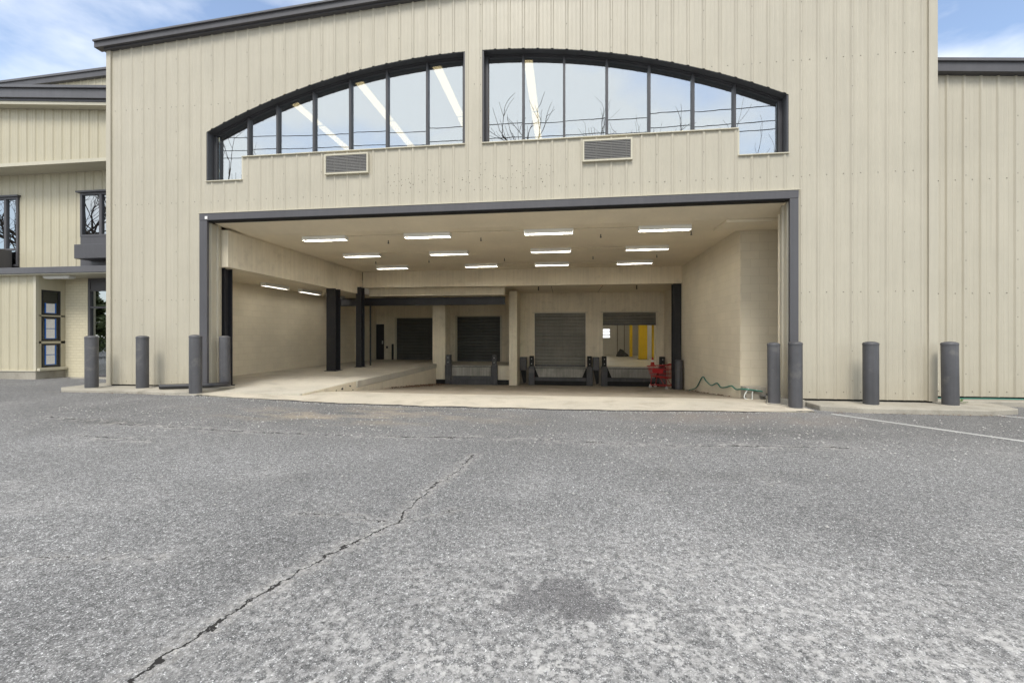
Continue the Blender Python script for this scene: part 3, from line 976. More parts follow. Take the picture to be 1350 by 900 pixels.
# roller doors
def roller(x0, x1, z0, z1, y, mat, label=None, bottom=None):
    zb = z0 if bottom is None else bottom
    m = MB()
    n = max(3, int(round((z1 - zb) / 0.15)))
    for i in range(n):
        a, b = zb + (z1 - zb) * i / n, zb + (z1 - zb) * (i + 1) / n
        h = b - a
        m.quad((x0, y + 0.022, a), (x1, y + 0.022, a), (x1, y - 0.012, a + h * 0.22), (x0, y - 0.012, a + h * 0.22))
        m.quad((x0, y - 0.012, a + h * 0.22), (x1, y - 0.012, a + h * 0.22), (x1, y - 0.012, a + h * 0.80), (x0, y - 0.012, a + h * 0.80))
        m.quad((x0, y - 0.012, a + h * 0.80), (x1, y - 0.012, a + h * 0.80), (x1, y + 0.022, b), (x0, y + 0.022, b))
    o = m.build('roller_door', mat, WH, label=label, recalc=False)
    bx('bottom_bar', 'dock_steel', o, x0 + 0.005, x1 - 0.005, y - 0.03, y + 0.03, zb + 0.001, zb + 0.07)
    for xa, xb in ((x0 - 0.075, x0 + 0.03), (x1 - 0.03, x1 + 0.075)):
        bx('guide', 'dock_wall' if mat == 'roller_door' else 'trim_beige', o, xa, xb, y - 0.075, y - 0.018, z0, z1)
    bx('hood', 'trim_beige', o, x0 - 0.075, x1 + 0.075, y - 0.078, y - 0.016, z1 + 0.001, z1 + 0.05)
    return o
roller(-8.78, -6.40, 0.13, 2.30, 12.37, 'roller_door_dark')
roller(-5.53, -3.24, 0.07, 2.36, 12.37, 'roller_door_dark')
roller(-1.42, 0.95, -0.02, 2.41, 10.57, 'roller_door')
roller(1.66, 4.04, 0.02, 2.42, 10.57, 'roller_door', 'roller door pulled up, its last slats hanging under the lintel', 1.85)
# two steel plates beside the left roller door, latch plate, door
bx('guard_angle', 'steel_black', WH, -8.98, -8.90, 12.20, 12.29, 0.13, 0.95)
bx('switch_box', 'steel_black', WH, -9.30, -9.22, 12.25, 12.297, 0.72, 0.84)
d_ = bx('door', 'steel_black', WH, -10.08, -9.45, 12.34, 12.40, 0.135, 1.99, 0.004)
bx('door_handle', 'wheel_grey', d_, -9.55, -9.50, 12.29, 12.339, 0.95, 1.12)
bx('wall_plate', 'fixture_white', WH, -10.20, -10.185, 9.0, 9.2, 2.35, 2.6)
for z in (0.55, 0.85, 1.15):
    bx('door_bolt', 'dock_wall', WH, -5.78, -5.70, 12.22, 12.299, z, z + 0.1)

# conduit and small ceiling fittings
for a, b, y in ((-5.7, -4.0, 1.34), (-2.9, -0.95, 1.31), (0.13, 1.75, 1.33), (-5.8, -4.03, 3.6), (0.11, 1.76, 3.6), (-2.4, -1.0, 6.0), (0.08, 1.8, 6.0)):
    MB().tube([(a, y, CEIL - 0.02), (b, y, CEIL - 0.02)], 0.012, 6).build('conduit', 'dock_wall', WH)
MB().tube([(-8.12, 0.5, CEIL - 0.03), (-8.12, 7.2, CEIL - 0.03)], 0.014, 6).build('conduit', 'dock_wall', WH)
for x, y in ((-4.75, 2.0), (-2.2, 2.0), (0.9, 2.0), (3.1, 2.0), (-6.5, 5.0), (-4.6, 5.0), (-2.0, 5.0), (0.9, 5.0), (2.9, 5.0)):
    MB().lathe([(0.014, CEIL - 0.09), (0.03, CEIL - 0.075), (0.012, CEIL - 0.06), (0.012, CEIL - 0.001)], x, y, 8).build('sprinkler', 'dock_steel', WH)
for x, y in ((-1.05, 7.9), (2.75, 7.9)):
    MB().tube([(x, y, 3.328), (x, y, 3.17)], 0.022, 8).build('sprinkler', 'steel_black', WH)

# ---------------------------------------------------------------- store room seen through the open door
bx('store_floor', 'interior_floor', WH, -2.1, 6.7, 10.55, 21.2, -0.1, 0.018)
bx('store_ceiling', 'interior_wall', WH, -2.1, 6.7, 10.73, 21.2, 4.0, 4.1)
bx('store_side_wall', 'interior_wall', WH, -2.19, -2.1, 12.51, 21.2, -0.1, 4.0)
bx('store_side_wall', 'interior_wall', WH, 6.7, 6.8, 10.73, 21.2, -0.1, 4.0)
bx('store_rear_wall', 'interior_wall', WH, -2.1, 2.30, 21.2, 21.35, -0.1, 4.0)
bx('store_rear_wall', 'interior_wall', WH, 3.10, 6.7, 21.2, 21.35, -0.1, 4.0)
bx('store_rear_wall', 'interior_wall', WH, 2.301, 3.099, 21.2, 21.35, -0.1, 1.22)
bx('store_rear_wall', 'interior_wall', WH, 2.301, 3.099, 21.2, 21.35, 1.86, 4.0)
for z in (1.44, 1.66):
    bx('window_bar', 'interior_wall', WH, 2.301, 3.099, 21.25, 21.29, z, z + 0.05)
bx('partition', 'fixture_white', WH, 5.1, 5.25, 14.0, 21.19, 0.02, 3.99)
for x in (3.58, 4.05):
    bx('pipe_riser', 'pole_wood', WH, x, x + 0.03, 21.1, 21.15, 0.02, 3.9)
for (x, y, w) in ((4.45, 16.3, 0.22), (4.25, 19.4, 0.09)):
    c = bx('column', 'yellow_paint', WH, x - w, x + w, y - w, y + w, 0.02, 3.99, 0.015)
    bx('base_plate', 'dock_steel', c, x - w * 1.3, x + w * 1.3, y - w * 1.3, y + w * 1.3, 0.019, 0.04)
bx('door_guard', 'yellow_paint', WH, 4.05, 4.14, 11.6, 11.72, 0.019, 3.2, 0.01)
for i, (x, y) in enumerate(((1.0, 13.5), (4.0, 13.2), (2.6, 17.6))):  # unseen fixtures added to brighten the store room
    t_ = thing('ceiling_light', (x, y, 3.99), 'added unseen strip fixture brightening the store room, ' + ('behind the closed roller door', 'just inside the open roller door', 'between the yellow columns and the closed door')[i], 'ceiling light', 'added store room fill lights')
    MB().box(x - 0.62, x + 0.62, y - 0.08, y + 0.08, 3.93, 3.99).build('housing', 'fixture_white', t_)
    MB().box(x - 0.60, x + 0.60, y - 0.06, y + 0.06, 3.90, 3.929).build('lens', 'tube_store_fill', t_)

def heap():
    m = MB()
    cx, cy = 3.75, 19.6
    n = 18
    rings = 6
    for i in range(rings + 1):
        t = i / rings
        for k in range(n):
            a = 2 * math.pi * k / n
            r = (1 - t) * (1 + 0.3 * mnoise.noise(Vector((math.cos(a) * 2, math.sin(a) * 2, t * 3))))
            m.v.append((cx + r * 0.42 * math.cos(a) - 0.13 * t, cy + r * 0.3 * math.sin(a), 0.02 + 0.46 * math.sin(t * math.pi / 2) * (1 + 0.25 * mnoise.noise(Vector((a * 2, t * 4, 1))))))
    for i in range(rings):
        for k in range(n):
            m.f.append((i * n + k, i * n + (k + 1) % n, (i + 1) * n + (k + 1) % n, (i + 1) * n + k))
    o = m.build('tarpaulin', 'tarp_black')
    tag(o, 'crumpled black tarpaulin heap on the store room floor', 'tarpaulin')
heap()

# ================================================================== dock levellers
def leveller(x0, x1, yf, ztop, zpost, zfl, lip_style, label, side=None):
    """x0..x1 outer faces of the bumper posts; yf front face"""
    T = thing('dock_leveller', ((x0 + x1) / 2, yf, zfl), label, 'dock leveller', 'dock levellers')
    w = 0.26
    for xa, xb, s in ((x0, x0 + w, 1), (x1 - w, x1, -1)):
        p = bx('bumper_post', 'dock_steel', T, xa, xb, yf, yf + 0.34, zfl, ztop + 0.02, 0.012)
        xc = xa if s < 0 else xa + 0.03
        bx('upper_bumper', 'rubber' if lip_style else 'dock_steel', p, xa + 0.035, xb - 0.035, yf + 0.03, yf + 0.30, ztop + 0.022, zpost, 0.012)
        for z in (ztop + 0.14, zpost - 0.12):
            MB().tube([((xa + xb) / 2, yf + 0.032, z), ((xa + xb) / 2, yf + 0.015, z)], 0.022, 8).build('bolt', 'wheel_grey', p)
    # deck plate and hanging lip
    bx('deck_plate', 'lip_steel', T, x0 + w + 0.02, x1 - w - 0.02, yf + 0.14, yf + 0.9, ztop - 0.055, ztop - 0.01, 0.004)
    a, b = x0 + w + 0.03, x1 - w - 0.03
    k = 0.16 if lip_style else 0.0
    MB().prism([(a, ztop - 0.075), (b, ztop - 0.075), (b - k, ztop - 0.46), (a + k, ztop - 0.46)], 1, yf + 0.09, yf + 0.13).build('lip', 'lip_steel', T, bevel=0.004)
    bx('keeper_beam', 'dock_steel', T, x0 + w + 0.004, x1 - w - 0.004, yf + 0.05, yf + 0.24, ztop - 0.62, ztop - 0.475, 0.008)
    bx('lower_face', 'dock_steel' if not lip_style else 'rubber', T, x0 + w + 0.004, x1 - w - 0.004, yf + 0.10, yf + 0.30, zfl, ztop - 0.625)
    bx('pit', 'void', T, x0 + w, x1 - w, yf + 0.16, yf + 0.28, ztop - 0.47, ztop - 0.06)
    if side is not None:
        sx_, sw = side
        bb = bx('side_bumper', 'trim_grey', T, sx_, sx_ + sw, yf + 0.22, yf + 0.58, ztop - 0.17, ztop + 0.42, 0.015)
        MB().prism([(sx_ + 0.04, ztop - 0.18), (sx_ + sw - 0.02, ztop - 0.18), (sx_ + sw - 0.02, zfl + 0.12), (sx_ + sw * 0.55, zfl + 0.07)], 1, yf + 0.27, yf + 0.5).build('arm', 'rubber', bb)
    return T
leveller(-5.28, -2.95, 9.30, 0.065, 0.53, -0.80, 0, 'dock leveller with plain streaked lip between the two beige pillar bases')
leveller(-1.62, 1.20, 9.92, -0.01, 0.47, -0.85, 1, 'dock leveller with a paint-splashed lip below the closed roller door', (-2.04, 0.30))
leveller(1.58, 4.30, 9.92, 0.0, 0.47, -0.85, 1, 'dock leveller with clean grey lip below the half-open roller door', (1.23, 0.27))
bx('dock_floor_strip', 'well_concrete', WH, -2.04, 4.7, 10.27, 10.49, -1.0, -0.08)

# ================================================================== bollards
def bollard(x, y, z, h, r, label, strap=False):
    rb = random.Random(int(x * 97 + y * 31))
    T = thing('bollard', (x, y, z), label, 'bollard', 'grey bollards guarding the building')
    MB().lathe([(r, z - 0.05), (r, z + h - 0.055), (r * 0.985, z + h - 0.05)], x, y, 40).build('sleeve', 'bollard_grey', T, smooth=True)
    MB().lathe([(r + 0.004, z + h - 0.049), (r + 0.004, z + h - 0.02), (r * 0.93, z + h - 0.004), (r * 0.6, z + h + 0.012), (r * 0.2, z + h + 0.018)], x, y, 40).build('cap', 'bollard_grey', T, smooth=True)
    MB().lathe([(r + 0.03, z - 0.02), (r + 0.025, z + 0.006), (r + 0.002, z + 0.014)], x, y, 32).build('footing', 'curb_concrete', T, smooth=True)
    T.rotation_euler = (R(rb.uniform(-0.7, 0.7)), R(rb.uniform(-0.7, 0.7)), 0)
bollard(-10.81, -0.50, 0.165, 1.19, 0.120, 'grey bollard in front of the office glass door')
bollard(-9.60, -0.40, 0.165, 1.19, 0.118, 'grey bollard standing before the ribbed wall left of the opening')
bollard(-8.01, -0.65, 0.105, 1.27, 0.120, 'grey bollard in front of the black drain pipe')
bollard(-8.06, 0.22, 0.125, 1.23, 0.115, 'grey bollard on the ramp beside the black steel column')
bollard(4.10, -0.02, 0.03, 1.19, 0.110, 'grey bollard inside the opening beside the green hose')
bollard(4.28, -0.45, 0.015, 1.23, 0.114, 'grey bollard right in front of the right jamb trim')
bollard(5.60, -0.40, 0.095, 1.15, 0.120, 'grey bollard in front of the ribbed wall right of the opening')
bollard(6.99, -0.30, 0.095, 1.15, 0.120, 'grey bollard in front of the right building corner with a weed beside it')
bollard(4.10, 7.05, -0.585, 1.08, 0.14, 'dark bollard at the foot of the black column beside the red cart')

# ================================================================== curbs
def curb(name, poly, z0, z1, label):
    m = MB().prism(poly, 2, z0, z1)
    o = m.build(name, 'curb_concrete', None, bevel=0.018)
    return tag(o, label, None, None, 'structure')
curb('curb', [(-11.75, 0.02), (-11.7, -0.45), (-11.3, -0.74), (-10.0, -0.76), (-8.3, -0.86), (-7.95, -0.60), (-7.92, 0.35), (-8.55, 0.38), (-8.6, 0.10), (-10.9, 0.10), (-10.95, 0.5), (-11.75, 0.5)], 0.0, 0.165, 'low concrete curb under the left bollards')
curb('curb', [(4.62, -0.60), (5.2, -0.78), (7.2, -0.80), (7.85, -0.55), (8.0, -0.05), (7.9, 0.2), (4.62, 0.2)], -0.1, 0.095, 'low concrete curb under the right bollards')
curb('curb_block', [(4.14, 0.02), (4.60, -0.18), (4.60, 0.42), (4.14, 0.42)], -0.1, 0.13, 'small concrete block at the foot of the right jamb')
curb('wing_footing', [(6.98, 0.30), (30.0, 0.30), (30.0, 0.75), (6.98, 0.75)], -0.1, 0.10, 'concrete footing under the right wing')

# painted bay lines
def stripe(p, q, w, label):
    p, q = Vector((p[0], p[1], 0)), Vector((q[0], q[1], 0))
    d = (q - p).normalized()
    s = Vector((-d.y, d.x, 0)) * w / 2
    m = MB()
    n = 12
    for i in range(n):
        a, b = p.lerp(q, i / n), p.lerp(q, (i + 1) / n)
        m.quad((*(a - s).xy, 0.0045), (*(b - s).xy, 0.0045), (*(b + s).xy, 0.0045), (*(a + s).xy, 0.0045))
    tag(m.build('painted_line', 'line_paint', None, recalc=False), label, None, None, 'structure')
stripe((4.62, -0.95), (6.7, -3.9), 0.10, 'worn white bay line running out from the right jamb')
stripe((7.35, -0.75), (9.6, -2.6), 0.10, 'short white bay line beyond the right curb')

# ================================================================== right wing
RWG = thing('side_wing', (14.0, 0.6, 0.0), 'lower beige ribbed wing set back to the right of the warehouse', 'building')
def rw_top(x): return 6.63 - 0.085 * (x - 7.47)
ribbed_wall(RWG, 'siding', RR + 0.03, 26.0, [(RR + 0.03, 26.0, 0.15, rw_top)], 0.60, deep=1.25)
MB().prism([(RR + 0.03, rw_top(RR) + 0.005), (26, rw_top(26) + 0.005), (26, rw_top(26) + 0.19), (RR + 0.03, rw_top(RR) + 0.19)], 1, 0.46, 0.70).build('fascia', 'trim_grey', RWG)
MB().prism([(RR + 0.03, rw_top(RR) + 0.192), (26, rw_top(26) + 0.192), (26, rw_top(26) + 0.25), (RR + 0.03, rw_top(RR) + 0.25)], 1, 0.42, 0.72).build('drip_edge', 'gutter_grey', RWG)
MB().prism([(RR + 0.03, rw_top(RR) - 0.0), (26, rw_top(26) - 0.0), (26, rw_top(26) + 0.15), (RR + 0.03, rw_top(RR) + 0.15)], 1, 0.72, 14.0).build('roof', 'roof_metal', RWG)
bx('base_gap', 'void', RWG, RR + 0.05, 26.0, 0.63, 0.72, 0.06, 0.17)
bx('rear_shell', 'siding', RWG, RR + 0.03, 26.0, 13.9, 14.0, 0.0, 5.0)
m = MB()
x = RR + 0.03
k = 0
while x < 12:
    for z in ([0.25, 2.22, 4.5] + ([0.6 + 0.57 * j for j in range(10)] if k % 3 == 0 else [])):
        y = 0.599
        xx = x + (0.19 if z in (0.25, 2.22, 4.5) else 0.075)
        n = len(m.v); r = 0.010
        m.v += [(xx - r, y, z - r), (xx + r, y, z - r), (xx + r, y, z + r), (xx - r, y, z + r), (xx, y - 0.01, z)]
        m.f += [(n, n + 1, n + 4), (n + 1, n + 2, n + 4), (n + 2, n + 3, n + 4), (n + 3, n, n + 4)]
    x += PITCH
    k += 1
m.build('screw_heads', 'screw_head', RWG, kind='stuff', recalc=False)

# ================================================================== left office wing
OW = thing('office_wing', (-18.0, 2.4, 0.08), 'two storey beige office wing with grey canopy left of the warehouse', 'building')
XL, XR = -34.0, L - 0.01
def ow_top(x): return 8.02 - 0.079 * (x + 13.25) - 0.10
ribbed_wall(OW, 'siding_office', XL, XR, [(XL, XR, 6.52, ow_top)], 1.80, deep=1.3)
bx('box_soffit', 'trim_beige', OW, XL, XR, 1.78, 2.6, 6.44, 6.515)
bx('box_edge', 'trim_beige', OW, XL, XR, 1.745, 1.779, 6.43, 6.53)
MB().prism([(XL, ow_top(XL) + 0.005), (XR, ow_top(XR) + 0.005), (XR, ow_top(XR) + 0.09), (XL, ow_top(XL) + 0.09)], 1, 1.52, 2.2).build('eave_soffit', 'trim_beige', OW)
for d0, d1, ya, mt in ((0.092, 0.16, 1.50, 'trim_grey'), (0.162, 0.42, 1.44, 'gutter_grey'), (0.422, 0.50, 1.38, 'gutter_grey')):
    MB().prism([(XL, ow_top(XL) + d0), (XR, ow_top(XR) + d0), (XR, ow_top(XR) + d1), (XL, ow_top(XL) + d1)], 1, ya, 2.2).build('gutter', mt, OW, bevel=0.006)
MB().prism([(XL, ow_top(XL) + 0.3), (XR, ow_top(XR) + 0.3), (XR, ow_top(XR) + 0.4), (XL, ow_top(XL) + 0.4)], 1, 2.21, 10.0).build('roof', 'roof_metal', OW)
# first floor wall with two windows
ribbed_wall(OW, 'siding_office', XL, XR, [(XL, -19.6, 3.35, 6.45), (-19.6, -17.12, 5.75, 6.45), (-17.12, -14.85, 3.35, 6.45), (-14.85, -12.6, 5.77, 6.45), (-12.6, XR, 3.35, 6.45)], 2.40, deep=1.2)
def framed(x0, x1, z0, z1, y, mulls, bars, mat, name='window'):
    f = MB()
    t = 0.065
    f.box(x0, x1, y - 0.05, y + 0.08, z1 - t, z1).box(x0, x1, y - 0.05, y + 0.08, z0, z0 + t)
    f.box(x0, x0 + t, y - 0.05, y + 0.08, z0 + t, z1 - t).box(x1 - t, x1, y - 0.05, y + 0.08, z0 + t, z1 - t)
    o = f.build(name, 'trim_grey', OW)
    for x in mulls:
        bx('mullion', 'trim_grey', o, x - 0.045, x + 0.045, y - 0.045, y + 0.07, z0 + t, z1 - t, 0.004)
    xs_ = [x0 + t] + mulls + [x1 - t]
    zs_ = [z0 + t] + bars + [z1 - t]
    for i in range(len(xs_) - 1):
        for b in bars:
            bx('transom', 'trim_grey', o, xs_[i] + (0.045 if i else 0), xs_[i + 1] - (0.045 if i < len(xs_) - 2 else 0), y - 0.04, y + 0.06, b - 0.03, b + 0.03)
        for j in range(len(zs_) - 1):
            bx('pane', mat, o, xs_[i] + 0.01, xs_[i + 1] - 0.01, y + 0.0, y + 0.01, zs_[j] + (0.03 if j else 0), zs_[j + 1] - (0.03 if j < len(zs_) - 2 else 0))
    return o
framed(-19.6, -17.12, 3.56, 5.75, 2.40, [-18.7, -17.6], [4.1], 'glass_office')
bx('window_head', 'trim_grey', OW, -19.66, -17.06, 2.30, 2.39, 5.751, 5.80)
framed(-14.85, -12.6, 4.42, 5.77, 2.40, [-14.14, -13.3], [], 'glass_office')
bx('window_head', 'trim_grey', OW, -14.93, -12.55, 2.28, 2.39, 5.772, 5.82)
bx('spandrel', 'trim_grey', OW, -14.85, -12.6, 2.36, 2.45, 3.36, 4.419)
bx('window_box', 'trim_grey', OW, -14.47, -12.4, 1.90, 2.355, 3.66, 4.08, 0.01)
bx('window_box', 'trim_grey', OW, -20.0, -17.25, 1.95, 2.30, 3.45, 4.05, 0.01)
# dim rooms behind the glass
bx('room_back', 'interior_dark', OW, XL, XR, 4.4, 4.5, 0.1, 6.4)
bx('room_floor', 'interior_dark', OW, XL, XR, 2.5, 4.39, 3.30, 3.36)
# canopy
bx('canopy', 'gutter_grey', OW, XL, XR, 1.40, 2.395, 3.16, 3.34, 0.01)
bx('canopy_soffit', 'trim_beige', OW, XL, XR, 1.44, 2.39, 3.13, 3.158)
t_ = thing('ceiling_light', (-14.9, 1.75, 3.13), 'white strip fixture under the office canopy beside the brick wall', 'ceiling light')
MB().box(-15.25, -14.35, 1.68, 1.86, 3.07, 3.128).build('housing', 'fixture_white', t_, bevel=0.01)
MB().box(-15.22, -14.38, 1.70, 1.84, 3.05, 3.069).build('lens', 'fixture_white', t_)
# ground floor bay
bay = [(XL, -15.33)]
ribbed_wall(OW, 'siding_office', XL, -15.33, [(XL, -15.33, 0.36, 3.13)], 1.60, deep=1.2)
bx('bay_corner', 'trim_beige', OW, -15.40, -15.31, 1.565, 1.64, 0.36, 3.128)
bx('bay_plinth', 'curb_concrete', OW, XL, -15.30, 1.55, 2.30, 0.05, 0.33, 0.01)
bx('bay_flashing', 'trim_beige', OW, XL, -15.28, 1.53, 2.30, 0.332, 0.359)
# side face of the bay: three slot windows
sw = MB()
sw.box(-15.40, -15.315, 1.642, 2.30, 2.73, 3.128).box(-15.40, -15.315, 1.642, 2.30, 1.945, 1.985).box(-15.40, -15.315, 1.642, 2.30, 1.14, 1.21).box(-15.40, -15.315, 1.642, 2.30, 0.36, 0.43)
sw.box(-15.40, -15.315, 1.642, 1.70, 0.43, 2.73).box(-15.40, -15.315, 2.19, 2.30, 0.43, 2.73)
sw.build('bay_side', 'siding_office', OW)
bx('window_sill', 'trim_beige', OW, -15.30, -15.20, 1.58, 2.28, 0.34, 0.42, 0.008)
notices = []
for j, (z0, z1) in enumerate(((0.43, 1.14), (1.21, 1.945), (1.985, 2.73))):
    f = MB()
    y0, y1 = 1.70, 2.19
    t = 0.05
    f.box(-15.37, -15.325, y0, y1, z1 - t, z1).box(-15.37, -15.325, y0, y1, z0, z0 + t).box(-15.37, -15.325, y0, y0 + t, z0 + t, z1 - t).box(-15.37, -15.325, y1 - t, y1, z0 + t, z1 - t)
    o = f.build('slot_window', 'steel_black', OW)
    bx('pane', 'glass_slot', o, -15.352, -15.344, y0 + t, y1 - t, z0 + t, z1 - t)
bx('bay_inner', 'interior_dark', OW, -16.2, -16.1, 1.66, 2.3, 0.36, 3.1)
place = ['lower sheet taped inside the bottom slot window', 'upper sheet taped inside the bottom slot window', 'lower sheet taped inside the middle slot window', 'upper sheet taped inside the middle slot window', 'single sheet taped low inside the top slot window']
for (z0, w), pl in zip(((0.52, 0), (0.815, 0), (1.30, 0), (1.595, 0), (2.06, 0)), place):
    T = thing('paper_notice', (-15.335, 1.94, z0), 'white printed notice with blue tape, ' + pl, 'notice', 'notices taped to the slot windows')
    MB().box(-15.3395, -15.3375, 1.835, 2.05, z0, z0 + 0.275).build('sheet', 'paper_print', T)
    for a, b, c, d in ((1.80, 1.834, z0 - 0.015, z0 + 0.29), (2.051, 2.085, z0 - 0.015, z0 + 0.29), (1.835, 2.05, z0 - 0.017, z0 - 0.001)):
        MB().box(-15.3400, -15.3370, a, b, c, d).build('tape', 'paper_tape', T)
# brick return, glazed door
bx('brick_wall', 'brick_paint', OW, -15.31, -14.52, 2.305, 2.5, 0.02, 3.128)
bx('brick_inner', 'brick_paint', OW, -15.312, -15.30, 2.301, 2.304, 0.1, 3.12)
framed(-14.51, -12.2, 0.12, 3.12, 2.36, [-13.72, -12.9], [2.24, 2.77], 'glass_office', 'glazed_entrance')
bx('top_panel', 'trim_grey', OW, -14.44, -12.27, 2.33, 2.355, 2.80, 3.05)
bx('entrance_wall', 'siding_office', OW, -12.19, XR, 2.30, 2.5, 0.02, 3.128)
bx('door_step', 'curb_concrete', OW, -14.6, -12.0, 1.9, 2.3, 0.02, 0.115, 0.01)
# higher roof behind
OB = thing('rear_roof', (-20.0, 5.0, 0.1), 'higher beige gable with dark fascia rising behind the office gutter', 'building')
def rr_top(x): return 10.93 + 0.035 * (x + 21.93)
ribbed_wall(OB, 'siding_office', -36.0, L - 0.02, [(-36.0, L - 0.02, 0.1, rr_top)], 5.0, deep=1.2)
for d0, d1, ya, mt in ((0.0, 0.20, 4.86, 'trim_grey'), (0.202, 0.28, 4.82, 'gutter_grey')):
    MB().prism([(-36.0, rr_top(-36) + d0), (L - 0.02, rr_top(L) + d0), (L - 0.02, rr_top(L) + d1), (-36.0, rr_top(-36) + d1)], 1, ya, 5.06).build('fascia', mt, OB)
MB().prism([(-36.0, rr_top(-36)), (L - 0.02, rr_top(L)), (L - 0.02, rr_top(L) + 0.2), (-36.0, rr_top(-36) + 0.2)], 1, 5.062, 16).build('roof', 'roof_metal', OB)

# ================================================================== dock ceiling lights
def make_light():
    T = thing('ceiling_light', (0, 0, 0), 'x', 'ceiling light', 'tube lights on the dock ceiling')
    MB().prism([(-0.075, -0.001), (0.075, -0.001), (0.09, -0.03), (0.09, -0.112), (0.084, -0.112), (0.07, -0.045), (-0.07, -0.045), (-0.084, -0.112), (-0.09, -0.112), (-0.09, -0.03)], 0, -0.58, 0.58).build('housing', 'fixture_white', T)
    for y in (-0.035, 0.035):
        MB().tube([(-0.56, y, -0.068), (0.56, y, -0.068)], 0.014, 8).build('tube', 'tube_dock', T, smooth=True)
    for x in (-0.594, 0.582):
        MB().box(x, x + 0.012, -0.09, 0.09, -0.112, -0.002).build('end_cap', 'fixture_white', T)
    return T
proto = make_light()
first = True
rows_ = [(1.34, 'front row by the opening'), (3.60, 'middle row'), (5.98, 'rear row by the beam')]
cols_ = ['nearest the left edge beam', 'second from the left edge beam', 'second from the right block wall', 'nearest the right block wall']
xsr = [[-6.18, -3.43, -0.40, 2.31], [-6.30, -3.51, -0.42, 2.33], [-6.31, -2.98, -0.46, 2.36]]
for (y, rn), xs_ in zip(rows_, xsr):
    for x, cn in zip(xs_, cols_):
        o = proto if first else copy_tree(proto)
        first = False
        o.location = (x, y, CEIL)
        o['label'] = 'white tube light, ' + rn + ', ' + cn
for i, y in enumerate((3.9, 5.8, 7.6)):
    o = copy_tree(proto)
    o.location = (-9.45, y, 3.06)
    for ch in o.children:      # tubes turned down in this bay to ease the hot spot on the wall
        if ch.name.startswith('tube'):
            ch.data = ch.data.copy()
            ch.data.materials[0] = MATS['tube_soft']
    o.rotation_euler = (0, 0, R(90))
    o['label'] = 'white tube light under the low left soffit, ' + ('nearest the yard', 'between two others', 'nearest the back wall')[i]
    o['group'] = 'tube lights under the low soffit'

# ================================================================== shopping cart
def shopping_cart():
    z0 = well_z(3.8, 8.4) + 0.015
    T = thing('shopping_cart', (0, 0, 0), 'red shopping cart parked at the dock beside the dark bollard', 'shopping cart')
    r = 0.009
    top = [(-0.48, -0.26, 0.92), (0.44, -0.29, 1.0), (0.44, 0.29, 1.0), (-0.48, 0.26, 0.92)]
    bot = [(-0.34, -0.20, 0.50), (0.40, -0.23, 0.46), (0.40, 0.23, 0.46), (-0.34, 0.20, 0.50)]
    lerp = lambda a, b, t: tuple(a[i] + (b[i] - a[i]) * t for i in range(3))
    b = MB()
    for ring, rr in ((top, 0.015), (bot, 0.012), ([lerp(x, y, .35) for x, y in zip(top, bot)], 0.008), ([lerp(x, y, .68) for x, y in zip(top, bot)], 0.008)):
        for i in range(4):
            b.tube([ring[i], ring[(i + 1) % 4]], rr, 5)
    for i, n in ((0, 15), (1, 8), (2, 15), (3, 8)):
        for k in range(n + 1):
            b.tube([lerp(top[i], top[(i + 1) % 4], k / n), lerp(bot[i], bot[(i + 1) % 4], k / n)], 0.006, 4)
    for k in range(1, 8):
        b.tube([lerp(bot[0], bot[3], k / 8), lerp(bot[1], bot[2], k / 8)], 0.006, 4)
    bo = b.build('basket', 'cart_red', T)
    panel = MB().box(-0.20, 0.30, -0.285, -0.278, 0.66, 0.84)
    panel.build('side_panel', 'cart_red', bo)
    MB().tube([(0.44, -0.27, 1.0), (0.56, -0.27, 1.05), (0.58, -0.22, 1.05), (0.58, 0.22, 1.05), (0.56, 0.27, 1.05), (0.44, 0.27, 1.0)], 0.017, 8).build('handle', 'cart_red', T, smooth=True)
    MB().box(0.12, 0.40, -0.20, 0.20, 0.80, 0.815).build('child_seat', 'cart_red', T)
    f = MB()
    for s in (-1, 1):
        f.tube([(0.40, s * 0.23, 0.46), (0.46, s * 0.25, 0.16), (-0.38, s * 0.17, 0.13)], 0.014, 6)
        f.tube([(0.12, s * 0.21, 0.47), (0.34, s * 0.24, 0.16)], 0.012, 6)
        f.tube([(-0.30, s * 0.19, 0.49), (-0.36, s * 0.17, 0.14)], 0.014, 6)
    f.tube([(-0.38, -0.17, 0.13), (-0.38, 0.17, 0.13)], 0.012, 6)
    f.tube([(0.46, -0.25, 0.16), (0.46, 0.25, 0.16)], 0.012, 6)
    for k in range(5):
        x = -0.25 + k * 0.14
        f.tube([(x, -0.19, 0.14), (x, 0.19, 0.14)], 0.006, 4)
    f.build('frame', 'cart_red', T)
    for x, y in ((0.44, -0.25), (0.44, 0.25), (-0.38, -0.17), (-0.38, 0.17)):
        w = MB()
        w.tube([(x, y - 0.018, 0.065), (x, y + 0.018, 0.065)], 0.062, 18)
        wo = w.build('wheel', 'wheel_grey', T, smooth=True)
        MB().box(x - 0.025, x + 0.025, y - 0.03, y - 0.022, 0.05, 0.16).box(x - 0.025, x + 0.025, y + 0.022, y + 0.03, 0.05, 0.16).build('caster_fork', 'wheel_grey', wo)
    T.location = (3.72, 8.25, z0)
    T.rotation_euler = (0, 0, R(-46))
    T.scale = (0.95, 0.95, 0.95)
shopping_cart()

